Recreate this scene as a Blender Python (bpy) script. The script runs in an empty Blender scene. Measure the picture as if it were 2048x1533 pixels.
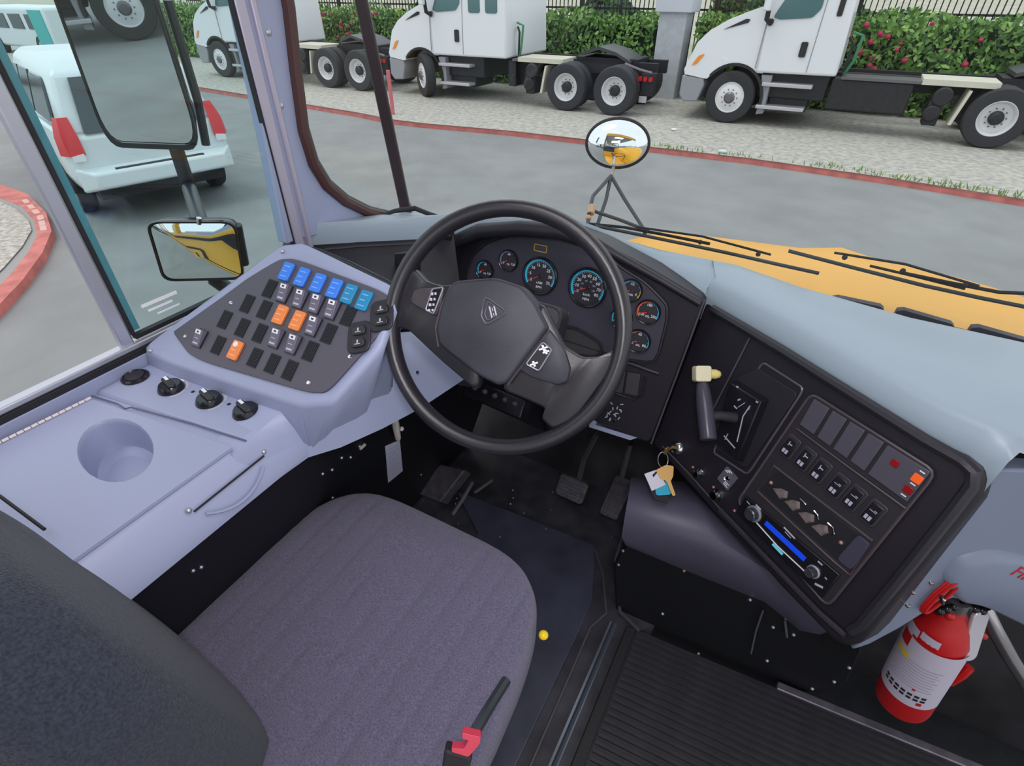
import bpy, bmesh, math, random
from mathutils import Vector, Matrix
random.seed(7)
R_ = math.radians
# ---------------------------------------------------------------- camera
FPX, CX, CY = 1070.0, 1024.0, 766.5
PITCH, YAW = R_(36.8), R_(29.1)
CAM = Vector((0, 0, 1.45))
cF = Vector((-math.sin(YAW), math.cos(YAW), 0)); cR = Vector((math.cos(YAW), math.sin(YAW), 0)); cZ = Vector((0, 0, 1))
FWD = cF*math.cos(PITCH) - cZ*math.sin(PITCH)
UPV = cF*math.sin(PITCH) + cZ*math.cos(PITCH)
cd = bpy.data.cameras.new('camera'); cam = bpy.data.objects.new('camera', cd)
bpy.context.scene.collection.objects.link(cam)
cam.location = CAM; cam.rotation_euler = (R_(90)-PITCH, 0, YAW)
cd.sensor_width = 36; cd.lens = FPX/2048*36; cd.clip_start = .02; cd.clip_end = 400
bpy.context.scene.camera = cam
# ---------------------------------------------------------------- world, lamps, exposure
sc = bpy.context.scene
sc.view_settings.view_transform = 'Standard'; sc.view_settings.look = 'None'
sc.view_settings.exposure = 0.0; sc.view_settings.gamma = 1; sc.view_settings.use_curve_mapping = False
w = bpy.data.worlds.new('overcast_sky'); sc.world = w; w.use_nodes = True
wn = w.node_tree.nodes; wl = w.node_tree.links
bgn = wn['Background']; bgn.inputs[1].default_value = 1.18
tc = wn.new('ShaderNodeTexCoord'); nz = wn.new('ShaderNodeTexNoise'); nz.inputs['Scale'].default_value = 2.2; nz.inputs['Detail'].default_value = 4
rp = wn.new('ShaderNodeValToRGB'); rp.color_ramp.elements[0].color = (.80, .87, .96, 1); rp.color_ramp.elements[1].color = (1, 1, 1, 1)
wl.new(tc.outputs['Generated'], nz.inputs['Vector']); wl.new(nz.outputs['Fac'], rp.inputs['Fac']); wl.new(rp.outputs['Color'], bgn.inputs[0])

def lamp(name, kind, loc, power, color, size=.2, target=None, sy=None):
    d = bpy.data.lights.new(name, kind); o = bpy.data.objects.new(name, d); sc.collection.objects.link(o)
    d.energy = power; d.color = color; o.location = loc
    if kind == 'AREA':
        d.size = size
        if sy: d.shape = 'RECTANGLE'; d.size_y = sy
    elif kind == 'SUN': d.angle = size
    else: d.shadow_soft_size = size
    if target is not None:
        o.rotation_euler = (Vector(target)-Vector(loc)).to_track_quat('-Z', 'Y').to_euler()
    return o
lamp('hazy_sun', 'SUN', (0, 0, 20), .8, (1, .97, .92), .5, (6, 6, 0))
lamp('camera_flash', 'AREA', (.03, -.03, 1.62), 5.0, (1, .96, 1), .10, (-.3, .8, .7))
lamp('cabin_fill_overhead', 'AREA', (-.1, .35, 1.92), 4.0, (.96, .95, 1), .6, (-.1, .45, 0), .4)  # added overhead fill to brighten the cabin, not a fitted lamp
lamp('cabin_fill_rear', 'AREA', (.1, -1.2, 1.85), 2.0, (.96, .96, 1), .9, (-.1, .6, .6), .6)  # added fill from behind the camera, stands for no real lamp

# ---------------------------------------------------------------- projection helpers (pixel of the photograph -> point on a real surface)
def ray(u, v): return FWD + cR*((u-CX)/FPX) - UPV*((v-CY)/FPX)
def onz(u, v, z): d = ray(u, v); return CAM + d*((z-CAM.z)/d.z)
def onx(u, v, x): d = ray(u, v); return CAM + d*((x-CAM.x)/d.x)
def ony(u, v, y): d = ray(u, v); return CAM + d*((y-CAM.y)/d.y)
def dep(u, v, t): return CAM + ray(u, v)*t
def proj(P):
    d = P-CAM; k = d.dot(FWD); return CX+FPX*d.dot(cR)/k, CY-FPX*d.dot(UPV)/k
class Fr:
    def __init__(s, o, U, V):
        s.o = Vector(o); s.U = Vector(U).normalized(); s.N = s.U.cross(Vector(V)).normalized(); s.V = s.N.cross(s.U).normalized()
    def pt(s, a, b, c=0): return s.o + s.U*a + s.V*b + s.N*c
    def px(s, u, v, c=0):
        d = ray(u, v); q = CAM + d*(((s.o + s.N*c) - CAM).dot(s.N)/d.dot(s.N)) - s.o
        return (q.dot(s.U), q.dot(s.V))
    def poly(s, pts, c=0): return [s.px(u, v, c) for u, v in pts]
    def w(s, u, v, c=0): a, b = s.px(u, v, c); return s.pt(a, b, c)
    def at(s, u, v, c=0, rot=0):           # frame centred on the point seen at (u, v)
        U = s.U*math.cos(rot) + s.V*math.sin(rot)
        return Fr(s.w(u, v, c), U, s.N.cross(U))
WORLD = Fr((0, 0, 0), (1, 0, 0), (0, 1, 0))

# ---------------------------------------------------------------- materials
MATS = {}
def mat(name, col, rough=.5, metal=0, noise=0, nscale=60, bump=0, bscale=None, spec=.5, emit=0, coat=0, sheen=0, col2=None, wave=None, detail=3):
    if name in MATS: return MATS[name]
    m = bpy.data.materials.new(name); m.use_nodes = True; nt = m.node_tree; b = nt.nodes['Principled BSDF']
    b.inputs['Base Color'].default_value = (*col, 1); b.inputs['Roughness'].default_value = rough; b.inputs['Metallic'].default_value = metal
    b.inputs['Specular IOR Level'].default_value = spec
    if coat: b.inputs['Coat Weight'].default_value = coat; b.inputs['Coat Roughness'].default_value = .1
    if sheen: b.inputs['Sheen Weight'].default_value = sheen
    if emit: b.inputs['Emission Color'].default_value = (*col, 1); b.inputs['Emission Strength'].default_value = emit
    t = nt.nodes.new('ShaderNodeTexCoord')
    if noise or col2:
        n = nt.nodes.new('ShaderNodeTexNoise'); n.inputs['Scale'].default_value = nscale; n.inputs['Detail'].default_value = detail
        r = nt.nodes.new('ShaderNodeValToRGB'); c2 = col2 or tuple(min(1, c*(1+noise)) for c in col); c1 = col if col2 else tuple(c*(1-noise) for c in col)
        r.color_ramp.elements[0].position = .32; r.color_ramp.elements[1].position = .68
        r.color_ramp.elements[0].color = (*c1, 1); r.color_ramp.elements[1].color = (*c2, 1)
        nt.links.new(t.outputs['Object'], n.inputs['Vector']); nt.links.new(n.outputs['Fac'], r.inputs['Fac']); nt.links.new(r.outputs['Color'], b.inputs['Base Color'])
    if bump:
        n = nt.nodes.new('ShaderNodeTexNoise'); n.inputs['Scale'].default_value = bscale or nscale; n.inputs['Detail'].default_value = 4
        bp = nt.nodes.new('ShaderNodeBump'); bp.inputs['Strength'].default_value = bump; bp.inputs['Distance'].default_value = .002
        nt.links.new(t.outputs['Object'], n.inputs['Vector']); nt.links.new(n.outputs['Fac'], bp.inputs['Height']); nt.links.new(bp.outputs['Normal'], b.inputs['Normal'])
    MATS[name] = m; return m
def glass(name, tint, gloss=.06, dirt=0):
    m = bpy.data.materials.new(name); m.use_nodes = True; nt = m.node_tree; nt.nodes.clear()
    o = nt.nodes.new('ShaderNodeOutputMaterial'); mx = nt.nodes.new('ShaderNodeMixShader'); tr = nt.nodes.new('ShaderNodeBsdfTransparent'); gl = nt.nodes.new('ShaderNodeBsdfGlossy')
    tr.inputs[0].default_value = (*tint, 1); gl.inputs['Roughness'].default_value = .02; mx.inputs[0].default_value = gloss
    nt.links.new(tr.outputs[0], mx.inputs[1]); nt.links.new(gl.outputs[0], mx.inputs[2]); nt.links.new(mx.outputs[0], o.inputs[0])
    MATS[name] = m; return m
grey_plastic = mat('grey_lavender_plastic', (.335, .37, .53), .42, bump=.06, bscale=500, spec=.45)
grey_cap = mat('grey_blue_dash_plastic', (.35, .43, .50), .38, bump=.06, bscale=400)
black_plastic = mat('black_grained_plastic', (.019, .017, .024), .40, bump=.25, bscale=900, spec=.45)
black_gloss = mat('black_gloss_plastic', (.012, .012, .016), .22)
black_matte = mat('black_matte', (.012, .012, .016), .65)
kick_black = mat('black_painted_panel', (.0045, .005, .008), .5, bump=.1, bscale=120)
char_plate = mat('charcoal_switch_plate', (.085, .08, .105), .5, bump=.08, bscale=700)
gauge_plate_m = mat('dark_violet_gauge_plate', (.050, .046, .066), .5, bump=.1, bscale=800)
blank_m = mat('ribbed_black_blank', (.014, .016, .022), .6)
rubber = mat('black_rubber', (.018, .018, .022), .6, bump=.3, bscale=300)
white_p = mat('white_print', (.85, .85, .88), .5)
light_print = mat('pale_grey_print', (.5, .5, .58), .5)
dim_print = mat('grey_print', (.28, .28, .33), .5)
blue_sw = mat('blue_switch', (.035, .21, .82), .35)
teal_sw = mat('teal_switch', (.01, .24, .46), .35)
orange_sw = mat('orange_switch', (.88, .24, .045), .35)
red_p = mat('red_plastic', (.52, .012, .014), .35)
dark_red = mat('dark_red_lens', (.30, .004, .006), .3)
orange_l = mat('orange_lens', (.95, .13, .02), .3, emit=.15)
silver = mat('brushed_aluminium', (.56, .57, .64), .38, .75, bump=.08, bscale=90)
chrome = mat('chrome', (.75, .75, .78), .12, 1)
brass = mat('brass_key', (.62, .36, .13), .35, .7)
yellow_bus = mat('school_bus_yellow_paint', (.86, .43, .035), .38, noise=.06, nscale=3, spec=.35)
brown_gasket = mat('brown_window_gasket', (.075, .030, .028), .5)
mirror_m = mat('mirror_glass', (.86, .9, .92), .01, 1)
wheel_m = mat('steering_wheel_vinyl', (.020, .019, .024), .30, bump=.12, bscale=1200, spec=.6)
pad_m = mat('steering_pad_vinyl', (.032, .034, .046), .5, noise=.35, nscale=9, bump=.2, bscale=1200)
fabric = mat('charcoal_violet_seat_fabric', (.135, .120, .190), .95, noise=.30, nscale=420, bump=.9, bscale=900, sheen=.25, detail=2)
fabric_d = mat('dark_navy_backrest_fabric', (.022, .027, .045), .95, noise=.45, nscale=330, bump=.9, bscale=600, sheen=.15, detail=2)
floor_m = mat('dark_floor_rubber', (.045, .045, .058), .45, noise=.4, nscale=14, bump=.25, bscale=60)
mat_m = mat('dark_mat_rubber', (.055, .060, .095), .42, noise=.25, nscale=10, bump=.15, bscale=80)
rib_m = mat('ribbed_aisle_rubber', (.028, .027, .034), .5, noise=.2, nscale=20)

# ---------------------------------------------------------------- mesh building
class MB:
    def __init__(s): s.bm = bmesh.new()
    def face(s, pts):
        try: return s.bm.faces.new([s.bm.verts.new(p) for p in pts])
        except Exception: return None
    def prism(s, fr, pts, c0, c1):
        lo = [s.bm.verts.new(fr.pt(a, b, c0)) for a, b in pts]; hi = [s.bm.verts.new(fr.pt(a, b, c1)) for a, b in pts]
        n = len(pts); s.bm.faces.new(hi); s.bm.faces.new(lo[::-1])
        for i in range(n): s.bm.faces.new([lo[i], lo[(i+1) % n], hi[(i+1) % n], hi[i]])
        return s
    def box(s, fr, a0, a1, b0, b1, c0, c1): return s.prism(fr, [(a0, b0), (a1, b0), (a1, b1), (a0, b1)], c0, c1)
    def wbox(s, x0, x1, y0, y1, z0, z1): return s.box(WORLD, x0, x1, y0, y1, z0, z1)
    def loft(s, rings, cap=True, closed=True):
        vs = [[s.bm.verts.new(p) for p in r] for r in rings]; n = len(rings[0])
        for k in range(len(vs)-1):
            for i in range(n if closed else n-1):
                try: s.bm.faces.new([vs[k][i], vs[k][(i+1) % n], vs[k+1][(i+1) % n], vs[k+1][i]])
                except Exception: pass
        if cap:
            s.bm.faces.new(vs[0][::-1]); s.bm.faces.new(vs[-1])
        return s
    def tube(s, pts, r, n=8, closed=False, cap=True):
        pts = [Vector(p) for p in pts]; m = len(pts); rings = []; prev = None
        rr = r if isinstance(r, (list, tuple)) else [r]*m
        for i, p in enumerate(pts):
            if closed: t = pts[(i+1) % m]-pts[(i-1) % m]
            else: t = pts[min(i+1, m-1)]-pts[max(i-1, 0)]
            t.normalize()
            if prev is None: x = t.orthogonal().normalized()
            else: x = (prev - t*prev.dot(t)).normalized()
            prev = x; y = t.cross(x)
            rings.append([p + (x*math.cos(2*math.pi*k/n) + y*math.sin(2*math.pi*k/n))*rr[i] for k in range(n)])
        if closed: rings.append(rings[0]); return s.loft(rings, cap=False)
        return s.loft(rings, cap=cap)
    def lathe(s, o, axis, prof, n=24, cap=True):
        o = Vector(o); ax = Vector(axis).normalized(); x = ax.orthogonal().normalized(); y = ax.cross(x)
        return s.loft([[o + ax*h + (x*math.cos(2*math.pi*k/n) + y*math.sin(2*math.pi*k/n))*max(r, 1e-5) for k in range(n)] for r, h in prof], cap=cap)
    def cyl(s, a, b, r, n=16): a = Vector(a); b = Vector(b); return s.lathe(a, b-a, [(r, 0), (r, (b-a).length)], n)
    def ball(s, c, r, n=12, m=7, sc3=(1, 1, 1)):
        c = Vector(c); rings = []
        for j in range(m+1):
            t = math.pi*j/m; rings.append([c + Vector((r*sc3[0]*math.sin(t)*math.cos(2*math.pi*k/n)+1e-6*k, r*sc3[1]*math.sin(t)*math.sin(2*math.pi*k/n), r*sc3[2]*math.cos(t))) for k in range(n)])
        return s.loft(rings, cap=False)
    def build(s, name, m, parent=None, bevel=0, seg=2, label=None, kind=None, sub=0, angle=38, flat=False, data_only=False):
        bm = s.bm; bmesh.ops.remove_doubles(bm, verts=bm.verts, dist=1e-5); bmesh.ops.recalc_face_normals(bm, faces=bm.faces)
        if bm.verts:
            lo = Vector([min(v.co[i] for v in bm.verts) for i in range(3)]); hi = Vector([max(v.co[i] for v in bm.verts) for i in range(3)])
        else: lo = hi = Vector()
        c = Vector(((lo.x+hi.x)/2, (lo.y+hi.y)/2, lo.z)); bmesh.ops.translate(bm, verts=bm.verts, vec=-c)
        a = R_(angle)
        for f in bm.faces: f.smooth = not flat
        for e in bm.edges:
            if len(e.link_faces) == 2 and e.calc_face_angle(0) > a: e.smooth = False
        me = bpy.data.meshes.new(name); bm.to_mesh(me); bm.free()
        me.materials.append(m)
        o = bpy.data.objects.new(name, me); sc.collection.objects.link(o); place(o, c, parent)
        if bevel:
            md = o.modifiers.new('bevel', 'BEVEL'); md.width = bevel; md.segments = seg; md.limit_method = 'ANGLE'; md.angle_limit = R_(30); md.harden_normals = False
        if sub: md = o.modifiers.new('subsurf', 'SUBSURF'); md.levels = md.render_levels = sub
        if label: o['label'] = label
        if kind: o['kind'] = kind
        return o
WPOS = {}
def place(o, c, parent):
    if parent is not None: o.parent = parent; o.location = Vector(c) - WPOS[parent.name]
    else: o.location = c
    WPOS[o.name] = Vector(c)
def thing(name, label, cat, loc, group=None, kind=None):
    o = bpy.data.objects.new(name, None); sc.collection.objects.link(o); o.location = loc; WPOS[o.name] = Vector(loc); o.empty_display_size = .05
    return tag(o, label, cat, group, kind)
def tag(o, label=None, cat=None, group=None, kind=None):
    if label: o['label'] = label
    if cat: o['category'] = cat
    if group: o['group'] = group
    if kind: o['kind'] = kind
    return o
def dup(root, loc, label=None, name=None):
    kids = {}
    for o in sc.collection.objects:
        if o.parent: kids.setdefault(o.parent.name, []).append(o)
    def rec(o, par):
        c = o.copy(); sc.collection.objects.link(c)
        if par is not None: c.parent = par
        for k in kids.get(o.name, []): rec(k, c)
        return c
    r = rec(root, None); r.location = loc
    if label: r['label'] = label
    return r
def arc(cx, cy, r, a0, a1, n, ry=None):
    ry = ry or r
    return [(cx + r*math.cos(R_(a0+(a1-a0)*i/n)), cy + ry*math.sin(R_(a0+(a1-a0)*i/n))) for i in range(n+1)]
def roundrect(w, h, r, cx=0, cy=0, n=4):
    p = []
    for sx, sy, a in ((1, -1, -90), (1, 1, 0), (-1, 1, 90), (-1, -1, 180)):
        p += arc(cx+sx*(w/2-r), cy+sy*(h/2-r), r, a, a+90, n)
    return p
def smooth_poly(pts, r=.3, n=3):          # round the corners of a polygon
    out = []; m = len(pts)
    for i in range(m):
        p0, p, p1 = Vector(pts[i-1]), Vector(pts[i]), Vector(pts[(i+1) % m])
        a = p + (p0-p)*min(r/max((p0-p).length, 1e-6), .5) if r > 1 else p+(p0-p)*r
        b = p + (p1-p)*min(r/max((p1-p).length, 1e-6), .5) if r > 1 else p+(p1-p)*r
        for k in range(n+1):
            t = k/n; out.append(tuple(a*(1-t)**2 + p*2*t*(1-t) + b*t*t))
    return out
def text(name, s, fr, size, m, parent, depth=.0004, align='CENTER', rot=0):
    cu = bpy.data.curves.new(name, 'FONT'); cu.body = s; cu.size = size; cu.extrude = depth; cu.align_x = align; cu.align_y = 'CENTER'; cu.resolution_u = 2
    t = bpy.data.objects.new('tmp', cu); me = bpy.data.meshes.new_from_object(t); bpy.data.objects.remove(t); bpy.data.curves.remove(cu)
    o = bpy.data.objects.new(name, me); me.materials.clear(); me.materials.append(m); sc.collection.objects.link(o)
    U = fr.U*math.cos(rot)+fr.V*math.sin(rot); V = fr.N.cross(U)
    o.rotation_euler = Matrix((U, V, fr.N)).transposed().to_euler()
    place(o, fr.o, parent); return o
# ================================================================ SETTING
def struct(b, name, m, parent=None, **k):
    o = b.build(name, m, parent, **k)
    if parent is None: o['kind'] = 'structure'
    return o
# cabin floor: driver's area and aisle, step well lower to the right
b = MB(); b.prism(WORLD, [(-1.0, -1.6), (1.15, -1.6), (1.15, -.1), (1.10, .10), (.62, .895), (-.07, .855), (.0, .93), (.0, 1.45), (-1.0, 1.45)], -.05, 0)
floor = struct(b, 'floor', floor_m)
b = MB(); b.wbox(-.19, 1.25, .86, 1.5, -.42, -.38); b.wbox(.6, 1.25, -.2, .9, -.42, -.38)
struct(b, 'floor', mat('step_well_rubber', (.012, .013, .019), .6, noise=.3, nscale=20, bump=.3, bscale=60))
# front firewall and toe board
b = MB(); b.prism(Fr((-1, 0, 0), (0, 1, 0), (0, 0, 1)), [(1.28, -.05), (1.36, .10), (1.43, .34), (1.42, .42), (1.20, .72), (1.195, .86), (1.212, .86), (1.222, .74), (1.46, .44), (1.46, -.45), (1.28, -.45)], 0, 2.2)
struct(b, 'wall_front', mat('dark_firewall', (.020, .019, .024), .6, noise=.5, nscale=9))
# ---- left wall: bus side below and above the windows
wall_y = mat('yellow_side_panel', (.80, .42, .045), .35, noise=.05, nscale=5)
b = MB(); b.wbox(-1.06, -1.03, -8, .90, -.75, .86); b.wbox(-1.06, -1.03, -8, .93, 1.72, 2.02)
for y0, y1 in [(.835, .885)]+[(-.95-.85*k, -.85-.85*k) for k in range(9)]: b.wbox(-1.058, -1.032, y0, y1, .88, 1.75)
wl_ = struct(b, 'wall_left', wall_y)
b = MB()
for z in (-.1, .35, .75): b.wbox(-1.085, -1.06, -8, .9, z, z+.05)
struct(b, 'rub_rail', black_matte, wl_)
b = MB(); b.wbox(-1.03, -1.0, -3, .78, -.0, .86); b.wbox(-1.03, -1.0, -3, .93, 1.72, 1.95)
struct(b, 'lining', mat('cabin_lining', (.36, .38, .5), .5), wl_)
# window frame parts seen on plane x = -1
FW = Fr((-1.0, 0, 0), (0, 1, 0), (0, 0, 1))
w1 = thing('window_1', None, None, (-1, .58, .92), kind='structure')
b = MB(); b.wbox(-.997, -.985, .357, .381, .925, 1.75); o = b.build('frame_bar', silver, w1, bevel=.004)
b = MB(); b.wbox(-1.0, -.988, .383, .389, .945, 1.74); b.build('rubber_seal', black_matte, w1)
b = MB(); b.wbox(-1.0, -.994, .389, .402, .95, 1.74); b.build('glass_edge_strip', mat('teal_glass_edge', (.10, .27, .31), .2), w1)
b = MB(); b.wbox(-1.0, -.99, -.9, .78, .905, .928); b.prism(Fr((-1.0, -1.2, 0), (1, 0, 0), (0, 0, 1)), [(-.03, .90), (.012, .90), (.012, .921), (-.0, .928), (-.03, .928)], 0, 0)if 0 else None
b.wbox(-1.002, -.980, -.9, .50, .922, .934); b.build('sill', silver, w1, bevel=.003)
b = MB(); b.wbox(-.984, -.975, -.9, .50, .912, .9225); b.build('rubber_seal', black_matte, w1)
b = MB(); b.wbox(-.996, -.984, .385, .77, .938, .946); b.build('rubber_seal', black_matte, w1)
b = MB(); b.wbox(-.996, -.984, .7645, .768, .94, 1.75); b.build('rubber_seal', black_matte, w1)
b = MB(); b.wbox(-1.0, -.982, .768, .792, .90, 1.75); b.wbox(-1.0, -.978, .799, .812, .90, 1.75); b.build('frame_bar', mat('pale_pillar_trim', (.48, .45, .56), .4, .3), w1, bevel=.003)
b = MB(); b.wbox(-.995, -.991, .389, .765, .945, 1.74)
b.build('pane', glass('teal_tinted_glass', (.86, .95, .955), .03), w1)
# sticker low on the tinted pane (illegible white lettering)
FS = Fr((-.9895, 0, 0), (0, 1, 0), (0, 0, 1))
b = MB(); a0 = FS.px(286, 622); a1 = FS.px(356, 592)
for k, (s0, s1, h) in enumerate(((0, 1, .006), (.12, .8, .004), (.3, .95, .003))):
    p = Vector(a0)+(Vector(a1)-Vector(a0))*s0; q = Vector(a0)+(Vector(a1)-Vector(a0))*s1; dz = -.011*k
    b.prism(FS, [(p.x, p.y+dz+.005), (q.x, q.y+dz+.005), (q.x, q.y+dz+.005+h), (p.x, p.y+dz+.005+h)], 0, .001)
b.build('glass_print', white_p, w1)
# grey front pillar with its rounded windshield corner
pil = [(498, -60), (572, -60), (577, 40), (590, 150), (606, 270), (626, 335), (652, 375), (688, 405), (735, 428), (700, 455), (600, 478), (575, 488)]
b = MB(); FP = Fr((-.985, 0, 0), (0, 1, 0), (0, 0, 1)); pp = FP.poly(pil); pp = [pp[0]]+pp[1:]
pp[0] = (.80, 1.75); pp[1] = (pp[2][0]+.005, 1.75)
b.prism(FP, pp, -.03, 0)
tr = struct(b, 'trim_1', grey_plastic, bevel=.002)
for u, v in ((537, 65), (562, 212), (585, 342), (515, -60)):
    b = MB(); c = FP.w(u, v, .0); b.lathe(c, (1, 0, 0), [(.006, -.001), (.006, .002), (.003, .004), (0.0001, .0045)], 10); b.build('rivet', silver, tr)
# brown gasket curving round the quarter glass
gp = [FP.w(u, v, .004) for u, v in [(577, 20), (590, 140), (606, 262), (626, 328), (652, 370), (690, 402), (735, 424), (790, 436)]]
gp = [Vector((gp[0].x, gp[0].y+.01, 1.75))]+gp
b = MB(); b.tube(gp, .0125, 8); g_ = struct(b, 'trim_2', brown_gasket)
b = MB(); b.tube([p+Vector((-.006, .016, .004)) for p in gp], .006, 6); b.build('inner_seal', mat('dark_teal_seal', (.06, .09, .10), .4), g_)
# windshield: post, quarter pane, main pane
w2 = thing('window_2', None, None, (-.2, 1.18, .94), kind='structure')
q0 = onx(811, 418, -.98); q1 = onx(722, -2, -.98); dq = (q1-q0); q2 = q0+dq*1.75
b = MB(); Fp = Fr(q0, dq.cross(Vector((.55, -.83, 0))), dq)
b.box(Fp, -.014, .014, -.02, dq.length*1.75, -.012, .012); b.build('post', mat('dark_brown_post', (.030, .018, .024), .45), w2, bevel=.005)
b = MB(); b.box(Fp, -.016, .016, -.022, .012, -.013, .014); b.build('post_foot', brown_gasket, w2, bevel=.003)
ws_glass = glass('windshield_glass', (.93, .97, .965), .035)
b = MB(); b.face([Vector((-1.0, .86, .98)), q0, q2, Vector((-1.0, .90, 1.78))]); b.build('quarter_pane', ws_glass, w2)
b = MB(); b.face([Vector((-.975, q0.y, .93)), Vector((1.2, 1.215, .90)), Vector((1.2, q2.y+.03, 1.78)), q2]); b.build('main_pane', ws_glass, w2)
b = MB(); b.tube([onz(760, 432, .965), onz(790, 422, .968), onz(830, 417, .966), onz(858, 428, .966), onz(900, 441, .96)], [.004, .006, .007, .006, .004], 8); b.build('lower_seal', black_matte, w2)
# ceiling
b = MB(); b.wbox(-1.03, 1.2, -2.3, 1.0, 1.95, 1.99); struct(b, 'ceiling', mat('pale_ceiling_panel', (.62, .63, .72), .5))
b = MB(); b.wbox(-1.05, 1.25, .98, 1.10, 1.74, 2.02); b.wbox(-1.05, 1.25, -8, .98, 2.0, 2.04); struct(b, 'trim_3', wall_y)

# ================================================================ SIDE CONSOLE (grey-lavender moulding under the window)
con = thing('side_console', 'grey-lavender moulded side console with cup holder under the driver window', 'console', (-.81, .1, .60))
CZ = .89
# counter body, a long shell with sloped inner face
b = MB()
sec = [(-.998, .79), (-.998, .906), (-.984, .906), (-.974, CZ-.004), (-.966, CZ-.004), (-.966, CZ-.068), (-.668, CZ-.068), (-.668, CZ-.004), (-.656, CZ-.004), (-.646, CZ-.009), (-.618, .826), (-.617, .812), (-.66, .806), (-.66, .79)]
FY = Fr((0, 0, 0), (1, 0, 0), (0, 0, 1))     # N = -y
b.loft([[Vector((x, y+(x+.967)*.12, z)) for x, z in sec] for y in (-.6, .268)])
body = b.build('counter_body', grey_plastic, con)
sec2 = [q for q in sec if not (q[0] in (-.966, -.668))]
b = MB(); b.loft([[Vector((x, y+(x+.967)*.12, z)) for x, z in sec2] for y in (.268, .37)]); b.build('shelf_body', grey_plastic, con)
# lid with round cup holder
b = MB(); cc = onz(232, 904, CZ); cr = .0545; y0, y1, x0, x1 = -.55, None, -.965, -.652
def lidy(x): return .275 + (x+.967)/(.318)*.038
ring = []; outer = []; yF = .302
ths = sorted([2*math.pi*k/48 for k in range(48)]+[math.atan2(yy-cc.y, xx-cc.x) % (2*math.pi) for xx, yy in ((x0, -.12), (x1, -.12), (x0, .275+.967*.1195-.006+.1195*x0), (x1, .275+.967*.1195-.006+.1195*x1))])
for t in ths:
    c_, s_ = math.cos(t), math.sin(t); pr2 = .03
    while pr2 < .09:
        pu, pv = proj(Vector((cc.x+pr2*c_, cc.y+pr2*s_, CZ)))
        if ((pu-232)/74)**2+((pv-903)/62)**2 >= 1: break
        pr2 += .0004
    ring.append(Vector((cc.x+pr2*c_, cc.y+pr2*s_, CZ+.002)))
    ts = []
    if c_ > 1e-6: ts.append((x1-cc.x)/c_)
    if c_ < -1e-6: ts.append((x0-cc.x)/c_)
    if s_ < -1e-6: ts.append((-.12-cc.y)/s_)
    am, aa_ = .1195, .275+.967*.1195-.006
    dn_ = s_-am*c_
    if dn_ > 1e-6: ts.append((aa_+am*cc.x-cc.y)/dn_)
    q = min(ts); x = cc.x+q*c_; y = cc.y+q*s_
    outer.append(Vector((x, y, CZ+.002)))
prof = [(1.03, .002), (1.0, -.001), (.985, -.006), (.96, -.045), (.93, -.052), (.80, -.054), (.70, -.058), (.68, -.058)]
rings = [outer] + [[Vector((cc.x+(p.x-cc.x)*s, cc.y+(p.y-cc.y)*s, CZ+h)) for p in ring] for s, h in prof]
low = [Vector((p.x, p.y, CZ-.003)) for p in outer]
b.loft([low]+rings, cap=False); b.bm.faces.new([b.bm.verts.new(p) for p in rings[-1]])
lid = b.build('lid', grey_plastic, con)
b = MB(); b.wbox(x0, x1, -.55, -.12, CZ-.003, CZ+.002); b.build('lid', grey_plastic, con)
# hinge along the window side of the lid
b = MB(); h0 = onz(-60, 915, CZ+.004); h1 = onz(182, 796, CZ+.004); hd = (h1-h0)/17
for k in range(17): b.cyl(h0+hd*k+hd*.06, h0+hd*(k+.94), .0028, 8)
b.build('hinge', mat('pinkish_steel', (.68, .60, .62), .3, .6), con)
# seam in front of the lid with two notches
b = MB(); 
b.tube([onz(184, 792, CZ+.001), onz(235, 808, CZ+.001), onz(250, 818, CZ+.001), onz(262, 815, CZ+.001), onz(385, 848, CZ+.001), onz(440, 866, CZ+.001), onz(492, 882, CZ+.001)], .0014, 6); b.build('seam', mat('seam_shadow_grey', (.12, .13, .2), .6), con)
# knob shelf: slightly raised ledge between lid and wedge
b = MB(); ks = [onz(205, 770, CZ), onz(300, 700, CZ), onz(640, 808, CZ), onz(530, 905, CZ)]
b.loft([[Vector((-.972, .285, CZ-.004)), Vector((-.650, .325, CZ-.004)), Vector((-.640, .455, CZ-.004)), Vector((-.972, .43, CZ-.004))],
        [Vector((-.970, .290, CZ+.0015)), Vector((-.655, .329, CZ+.0015)), Vector((-.645, .45, CZ+.0015)), Vector((-.970, .43, CZ+.0015))]])
b.build('knob_shelf', grey_plastic, con, bevel=.001)
b = MB(); b.tube([onz(455, 784, CZ+.004), onz(520, 800, CZ+.004), onz(582, 819, CZ+.004)], .0022, 6); b.build('raised_line', grey_plastic, con)
# recessed latch grip on the inner face
FI = Fr((-.632, .1, .856), (0, 1, 0), (-.42, 0, .9)); 
b = MB(); l0 = FI.w(388, 1024, .004); l1 = FI.w(528, 912, .004); b.tube([l0, l1], .0017, 6); b.build('latch_slot', black_matte, con)
b = MB(); L = (l1-l0); mid = (l0+l1)/2; dn = Vector((.028, 0, -.055)).normalized()
b.tube([l0+L*t+dn*(.034*math.sin(math.pi*t)**.7) for t in [k/12 for k in range(1, 12)]], .0022, 6); b.build('grip_rim', grey_plastic, con)
for q_, r_ in ((l0+Vector((-.004, -.004, .004)), .0045), (l1+Vector((-.004, .004, .003)), .004)):
    b = MB(); b.ball(q_, r_); b.build('latch_pin', silver, con)
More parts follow.
